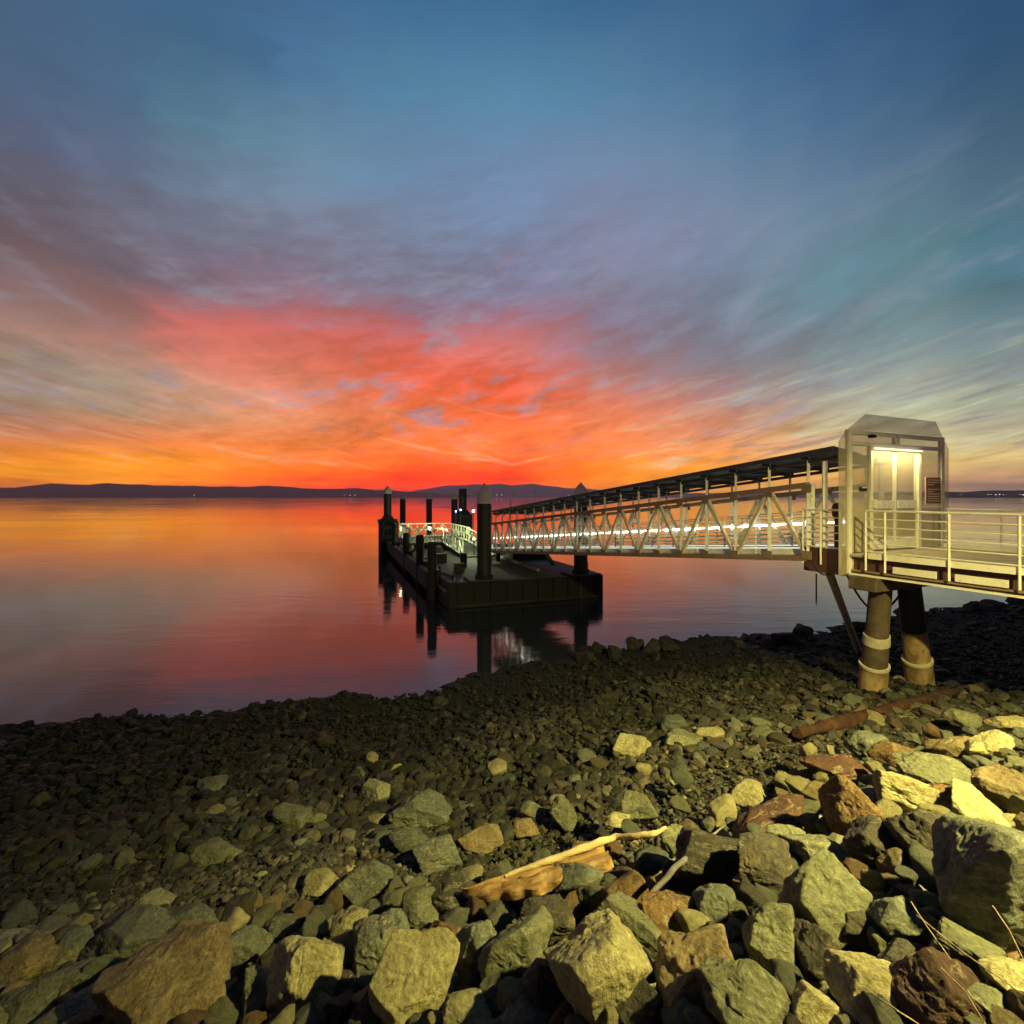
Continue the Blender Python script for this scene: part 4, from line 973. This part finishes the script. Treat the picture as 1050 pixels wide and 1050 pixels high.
import re
TONE = {'olive': 'olive', 'grey': 'grey', 'yellow': 'pale yellow', 'tan': 'tan', 'dark': 'dark', 'orange': 'rusty orange'}
ORD = ['', 'second ', 'third ', 'fourth ', 'fifth ', 'sixth ', 'seventh ', 'eighth ', 'ninth ', 'tenth ']
used = {}
def short(l): return re.split(r' (?:at|just|right|left|between|under|above|below|on|in|with|behind|resting|hidden|cut|wedged|lying|alone|high|near|amid|across|leaning|standing|directly|up|by|beside|touching) ', l)[0]
sh_n = 0
for o, zone, px, py, k in sorted(LOOSE, key=lambda q: q[2]):
    if zone == 'shore':
        sh_n += 1; lab = 'wet black rock at the waterline left of the stained piles' if px < 890 else 'wet black rock at the waterline right of the stained piles'
    else:
        nb = min(R, key=lambda q: (q[0]-px)**2+(q[1]-py)**2); ddx, ddy = px-nb[0], py-nb[1]
        dr = ('right of' if ddx > 0 else 'left of') if abs(ddx) > abs(ddy) else ('below' if ddy > 0 else 'above')
        lab = 'loose %s rock %s the %s' % (TONE[KM[k % 8]], dr, short(nb[6]))
        lab = ' '.join(lab.split()[:15])
    c_ = used.get(lab, 0); used[lab] = c_+1
    if c_ and zone != 'shore': lab = ORD[min(c_, 9)]+lab
    tag(o, lab, 'rock', o['zone_group']); del o['zone_group']
# pebbles: thousands, one object
def pebbles():
    rp = np.random.RandomState(77)
    T2 = [rock_verts(2, 900+k, 1.4) for k in range(10)]; T1 = [rock_verts(1, 850+k, 0.9) for k in range(10)]; T3 = [rock_verts(3, 950+k, 1.4) for k in range(10)]
    VV, FF, CC = [], [], []; base = 0
    NPB = 52000
    # sample in view: uniform in image-ish so that near ground is covered too
    v = rp.uniform(95, 560, NPB*2)**1.0; u = rp.uniform(-560, 560, NPB*2)
    out = 0
    for i in range(NPB*2):
        if out >= NPB: break
        # depth from smooth profile
        vv, uu = v[i]/F, u[i]/F
        Y = 5.0/vv
        for _ in range(6):
            g = float(np.interp((np.interp(uu*Y, SHX, SHY)-Y)*0.94, TT, TZ)); Y = Y*0.4+0.6*(EYE-g)/vv
        t = (np.interp(uu*Y, SHX, SHY)-Y)*0.94
        if t < -0.05 or Y > 30 or Y < 1.5: continue
        if rp.rand() > min(1.0, 0.45 + t*0.1) or rp.rand() < 0.72*min(1, max(0, (t-8.9)/0.8)): continue
        px = rp.pareto(1.45)+1; r = 0.0125*px*(1+0.05*Y)
        r = min(r, (rp.uniform(0.05, 0.14) if Y > 5.8 else 0.060) if t < 9.2 else 0.045)
        if v[i] < 200: r = max(r, 0.028)
        X = uu*Y
        sc = r*np.array([rp.uniform(.9, 1.4), rp.uniform(.8, 1.1), rp.uniform(.5, .85)])
        T = (T3 if r/Y*F > 6 else T2 if r/Y*F > 2.6 else T1)[rp.randint(10)]
        a = rp.uniform(0, 6.283); b = rp.uniform(-.5, .5)
        P = T[0]*sc; ca, sa = math.cos(a), math.sin(a); cb, sb = math.cos(b), math.sin(b)
        P = P @ np.array([[cb, 0, sb], [0, 1, 0], [-sb, 0, cb]]) @ np.array([[ca, sa, 0], [-sa, ca, 0], [0, 0, 1]])
        VV.append(P); XY = (X, Y, r); CC.append((X, Y, sc[2], len(P), t)); FF.append(T[1]+base); base += len(P); out += 1
    A = np.array(CC); Z = ground_z(A[:, 0], A[:, 1]) + A[:, 2]*0.25 - bank_drop(A[:, 0], A[:, 1])
    Z[ground_z(A[:, 0], A[:, 1]) < 0.05] -= 2.0
    V = np.concatenate([p + np.array([a[0], a[1], z]) for p, a, z in zip(VV, A, Z)]); Fc = np.concatenate(FF)
    me = bpy.data.meshes.new('pebbles'); me.vertices.add(len(V)); me.vertices.foreach_set('co', V.ravel()); me.loops.add(Fc.size); me.loops.foreach_set('vertex_index', Fc.ravel())
    me.polygons.add(len(Fc)); me.polygons.foreach_set('loop_start', np.arange(0, Fc.size, 3)); me.polygons.foreach_set('loop_total', np.full(len(Fc), 3)); me.polygons.foreach_set('use_smooth', [False]*len(Fc)); me.update()
    pal = 0.40*np.array([(0.15, 0.165, 0.10), (0.12, 0.125, 0.10), (0.19, 0.17, 0.105), (0.24, 0.21, 0.14), (0.16, 0.125, 0.075), (0.085, 0.08, 0.06), (0.13, 0.13, 0.115)])
    ch = pal[rp.randint(len(pal), size=len(A))]*rp.uniform(0.45, 1.55, (len(A), 1))
    ch = ch*np.where(rp.rand(len(A), 1) < 0.06, 2.3, 1.0)
    # weed-dark tide zone: the stones low on the beach are black with algae
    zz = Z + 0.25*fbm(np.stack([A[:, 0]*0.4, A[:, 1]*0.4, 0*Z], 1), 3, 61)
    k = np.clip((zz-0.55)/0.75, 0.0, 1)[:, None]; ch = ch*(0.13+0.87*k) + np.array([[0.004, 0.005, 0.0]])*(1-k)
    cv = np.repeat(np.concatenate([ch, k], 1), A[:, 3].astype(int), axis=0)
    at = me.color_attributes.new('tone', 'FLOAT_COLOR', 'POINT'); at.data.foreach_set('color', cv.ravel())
    def b(t, out):
        a = t.add('ShaderNodeAttribute', attribute_name='tone'); co = objco(t); n = t.noise(co, 26, 5, 0.65)
        br = t.maprange(n, 0.3, 0.7, 0.65, 1.3); c = t.mix(1.0, a.outputs['Color'], t.comb(br, br, br), 'MULTIPLY')
        principled(t, out, c, t.maprange(a.outputs['Alpha'], 0.0, 1.0, 0.60, 0.80), 0, bumpn(t, n, 0.6, 0.012), 0.22)
    me.materials.append(mat('pebble_stone', b))
    o = bpy.data.objects.new('pebbles', me); COL.objects.link(o); tag(o, 'loose grey and olive pebbles covering the whole beach', 'pebbles', kind='stuff')
pebbles()
def rubble():
    rp = np.random.RandomState(31); VV = []; FF = []; CC = []; base = 0
    T = [rock_verts(3, 2000+k*3, 1.0) for k in range(16)]
    pal = np.array([(0.17, 0.17, 0.12), (0.13, 0.135, 0.11), (0.24, 0.21, 0.11), (0.22, 0.15, 0.08), (0.07, 0.06, 0.05), (0.06, 0.055, 0.045), (0.10, 0.10, 0.085)])
    n = 0
    while n < 1100:
        px, py = rp.uniform(-60, 1110), rp.uniform(725, 1120); lim = np.interp(px, [0, 450, 700, 860, 1050], [975, 925, 862, 775, 742])
        if py < lim: continue
        v, u = (py-HZ)/F, (px-CX)/F; Y = 4.0/v
        for _ in range(8):
            g = float(np.interp((np.interp(u*Y, SHX, SHY)-Y)*0.94, TT, TZ)); Y = Y*0.4+0.6*(EYE-g)/v
        r = rp.uniform(0.05, 0.14); a, b = rp.uniform(0, 6.283), rp.uniform(-.8, .8); ca, sa, cb, sb = math.cos(a), math.sin(a), math.cos(b), math.sin(b)
        q = T[rp.randint(16)]; P = q[0]*r*np.array([rp.uniform(1, 1.6), rp.uniform(.8, 1.1), rp.uniform(.5, .9)])
        P = P @ np.array([[cb, 0, sb], [0, 1, 0], [-sb, 0, cb]]) @ np.array([[ca, sa, 0], [-sa, ca, 0], [0, 0, 1]])
        z = gz(u*Y, Y)-float(bank_drop(u*Y, Y))+rp.uniform(0.0, 0.09)
        VV.append(P+np.array([u*Y, Y, z])); FF.append(q[1]+base); base += len(P); CC.append(np.repeat([pal[rp.randint(7)]*rp.uniform(.7, 1.2)], len(P), axis=0)); n += 1
    V = np.concatenate(VV); Fc = np.concatenate(FF); cv = np.concatenate(CC); cv = np.concatenate([cv, np.ones((len(cv), 1))], 1)
    me = bpy.data.meshes.new('rubble'); me.vertices.add(len(V)); me.vertices.foreach_set('co', V.ravel()); me.loops.add(Fc.size); me.loops.foreach_set('vertex_index', Fc.ravel())
    me.polygons.add(len(Fc)); me.polygons.foreach_set('loop_start', np.arange(0, Fc.size, 3)); me.polygons.foreach_set('loop_total', np.full(len(Fc), 3)); me.polygons.foreach_set('use_smooth', [True]*len(Fc)); me.update()
    me.color_attributes.new('tone', 'FLOAT_COLOR', 'POINT').data.foreach_set('color', cv.ravel()); me.materials.append(bpy.data.materials['pebble_stone'])
    o = bpy.data.objects.new('rubble', me); COL.objects.link(o); tag(o, 'small broken stone filling the gaps under the boulders of the bank', 'rubble', kind='stuff')
rubble()

# ------------------------------------------------------------------ driftwood plank, branch, log, twigs
def wood_m(name, cA, cB, cC, sc=(1, 14, 14)):
    def b(t, out):
        co = objco(t); m = t.add('ShaderNodeMapping'); t.link(co, m.inputs[0]); m.inputs['Scale'].default_value = sc
        n = t.noise(m.outputs[0], 2.2, 8, 0.65, 0.6); n2 = t.noise(co, 5, 6, 0.7)
        c = t.mix(t.maprange(n, 0.35, 0.65), (*cA, 1), (*cB, 1)); c = t.mix(t.maprange(n2, 0.5, 0.66), c, (*cC, 1))
        principled(t, out, c, 0.75, 0, bumpn(t, n, 0.9, 0.02), 0.3)
    return mat(name, b)
M_plank = wood_m('driftwood_orange', (0.44, 0.27, 0.09), (0.17, 0.09, 0.035), (0.56, 0.40, 0.18))
M_pale = wood_m('driftwood_pale', (0.62, 0.50, 0.26), (0.48, 0.36, 0.18), (0.66, 0.56, 0.34))
M_log = wood_m('rusty_log', (0.060, 0.024, 0.013), (0.030, 0.014, 0.009), (0.10, 0.045, 0.020))
M_grey = wood_m('grey_branch', (0.16, 0.15, 0.15), (0.10, 0.095, 0.10), (0.22, 0.20, 0.20))
def gpt(px, py, off):
    x, y, z = hit(px, py, off); return Vector((x, y, z))
def local(o, origin):
    """move mesh so that the object's X axis runs along the wood (texture follows the grain)"""
    return o
a = gpt(474, 912, 0.13); b = gpt(620, 864, 0.20)
ax = (b-a); Lp = ax.length; ax.normalize(); side = Vector((0, -1, 0)) - ax*ax.dot(Vector((0, -1, 0))); side.normalize()
tilt = (gpt(634, 893, 0.16)-gpt(622, 862, 0.20)).normalized(); tilt = (tilt-ax*tilt.dot(ax)).normalized(); nrm = ax.cross(tilt).normalized(); nl = nrm.copy()
if nrm.z < 0: nrm = -nrm
def plank():
    e = empty('driftwood', a, 'weathered orange plank of driftwood with a pale branch along its top, lying on the pebbles', 'driftwood')
    nx, ny = 60, 16; V = []; Fc = []
    for face in (0, 1):
        for i in range(nx+1):
            f = i/nx; wid = 0.02+0.34*math.sin(min(f*1.25, 1)*math.pi/2)**0.7*(1-0.10*f); wid *= 1+0.05*math.sin(f*17)+0.04*math.sin(f*41)
            for j in range(ny+1):
                g = j/ny
                cup = f**0.5*(-0.075*math.sin(math.pi*min(g/0.55, 1)) + 0.035*math.sin(math.pi*max(g-0.5, 0)*2)) + 0.012*math.sin(g*11+f*3)
                nz = 0.014*float(vnoise([[f*5, g*12, 2.0]], 4)[0]) + 0.006*float(vnoise([[f*5, g*34, 5.0]], 6)[0])
                endj = 0.03*float(vnoise([[g*7, 0.5, 9]], 3)[0])*(f > 0.9)
                p = a + ax*(Lp*f+endj) + tilt*(wid*g) + nrm*((cup+nz)*(1 if face == 0 else 1) - (0.05*min(1, f*4)+0.006 if face else 0))
                V.append(p)
    n = (nx+1)*(ny+1)
    for i in range(nx):
        for j in range(ny):
            q = [i*(ny+1)+j, i*(ny+1)+j+1, (i+1)*(ny+1)+j+1, (i+1)*(ny+1)+j]; Fc.append(q); Fc.append([n+k for k in reversed(q)])
    for i in range(nx):
        for j in (0, ny):
            q = [i*(ny+1)+j, (i+1)*(ny+1)+j, n+(i+1)*(ny+1)+j, n+i*(ny+1)+j]; Fc.append(q)
    for j in range(ny):
        for i in (0, nx): Fc.append([i*(ny+1)+j, i*(ny+1)+j+1, n+i*(ny+1)+j+1, n+i*(ny+1)+j])
    M = Matrix((ax, tilt, nl)).transposed().to_4x4()
    Vl = [M.inverted() @ (Vector(p)-a) for p in V]
    o = emesh('plank', Vl, Fc, M_plank, None, True); o.parent = e; o.rotation_euler = M.to_euler()
    bm = bmesh.new(); bm.from_mesh(o.data); bmesh.ops.recalc_face_normals(bm, faces=bm.faces); bm.to_mesh(o.data); bm.free()
    md = o.modifiers.new('edges', 'EDGE_SPLIT'); md.split_angle = math.radians(50)
    pts = [a+ax*(Lp*0.30)+tilt*0.02, a+ax*(Lp*0.55)+tilt*0.02+nrm*0.012, a+ax*(Lp*0.90)+tilt*0.015+nrm*0.015, gpt(632, 858, 0.21), gpt(652, 858, 0.24), gpt(668, 856, 0.25), gpt(683, 849, 0.26)]
    mb = MB(); fine = []; rr = []
    R0 = [0.012, 0.024, 0.028, 0.024, 0.022, 0.022, 0.012]
    for i in range(len(pts)-1):
        for k in range(5): f = k/5; fine.append(pts[i].lerp(pts[i+1], f)+Vector((0, 0, 0.006*math.sin(i*3+k)))); rr.append((R0[i]*(1-f)+R0[i+1]*f)*(1+0.12*math.sin(i*5+k*2)))
    fine.append(pts[-1]); rr.append(R0[-1]); mb.tube(fine, rr, 12); mb.build('branch', M_pale, e, True)
plank()
def stick(name, pxs, rads, m_, label, cat, off, n=14):
    P = [gpt(x, y, o_) for (x, y), o_ in zip(pxs, off)]; mb = MB(); fine = []; rr = []
    for i in range(len(P)-1):
        for k in range(6): f = k/6; fine.append(P[i].lerp(P[i+1], f)+Vector((0, 0, 0.12*rads[i]*math.sin(i*2.1+k*1.3)))); rr.append((rads[i]*(1-f)+rads[i+1]*f)*(1+0.05*math.sin(i*4+k*1.7)))
    fine.append(P[-1]); rr.append(rads[-1]); mb.tube(fine, rr, n)
    vv = np.array(mb.v); rm = max(rads); dn = 0.30*rm*fbm(vv*np.array([[3, 3, 9]])/max(rm*8, 0.3), 3, 44); dn2 = 0.2*rm*fbm(vv*13+3, 2, 45)
    mb.v = [tuple(q) for q in vv + np.stack([dn2, dn*0.4, dn], 1)]; o = mb.build(name, m_, None, True); tag(o, label, cat); return o
stick('log', [(818, 752), (850, 744), (900, 731), (950, 718), (1014, 703)], [0.085, 0.10, 0.105, 0.10, 0.09], M_log, 'long rusty brown log lying across the top of the beach near the piles', 'log', [0.05, 0.06, 0.05, 0.06, 0.05])
stick('branch', [(664, 922), (692, 890), (714, 870), (744, 846)], [0.014, 0.019, 0.014, 0.004], M_grey, 'bare grey branch leaning in the shadow right of the driftwood', 'branch', [0.12, 0.22, 0.25, 0.22])
for i, (p, lab) in enumerate([([(934, 925), (950, 950), (975, 985)], 'dry pale twig crossing the giant boulder at the right'),
                    ([(893, 1020), (920, 1038), (945, 1055)], 'thin dry twig over the angular rock at the bottom edge'),
                    ([(940, 940), (985, 975), (1048, 1020)], 'long thin twig running down to the right edge'),
                    ([(1018, 930), (1035, 955), (1052, 990)], 'dry twig on the face of the giant boulder by the right edge'),
                    ([(965, 995), (990, 1020), (1010, 1052)], 'thin twig over the dark red brown rock')]):
    stick('twig', p, [0.0026, 0.0022, 0.0014], M_pale, lab, 'twig', [0.42, 0.46, 0.40], 6)
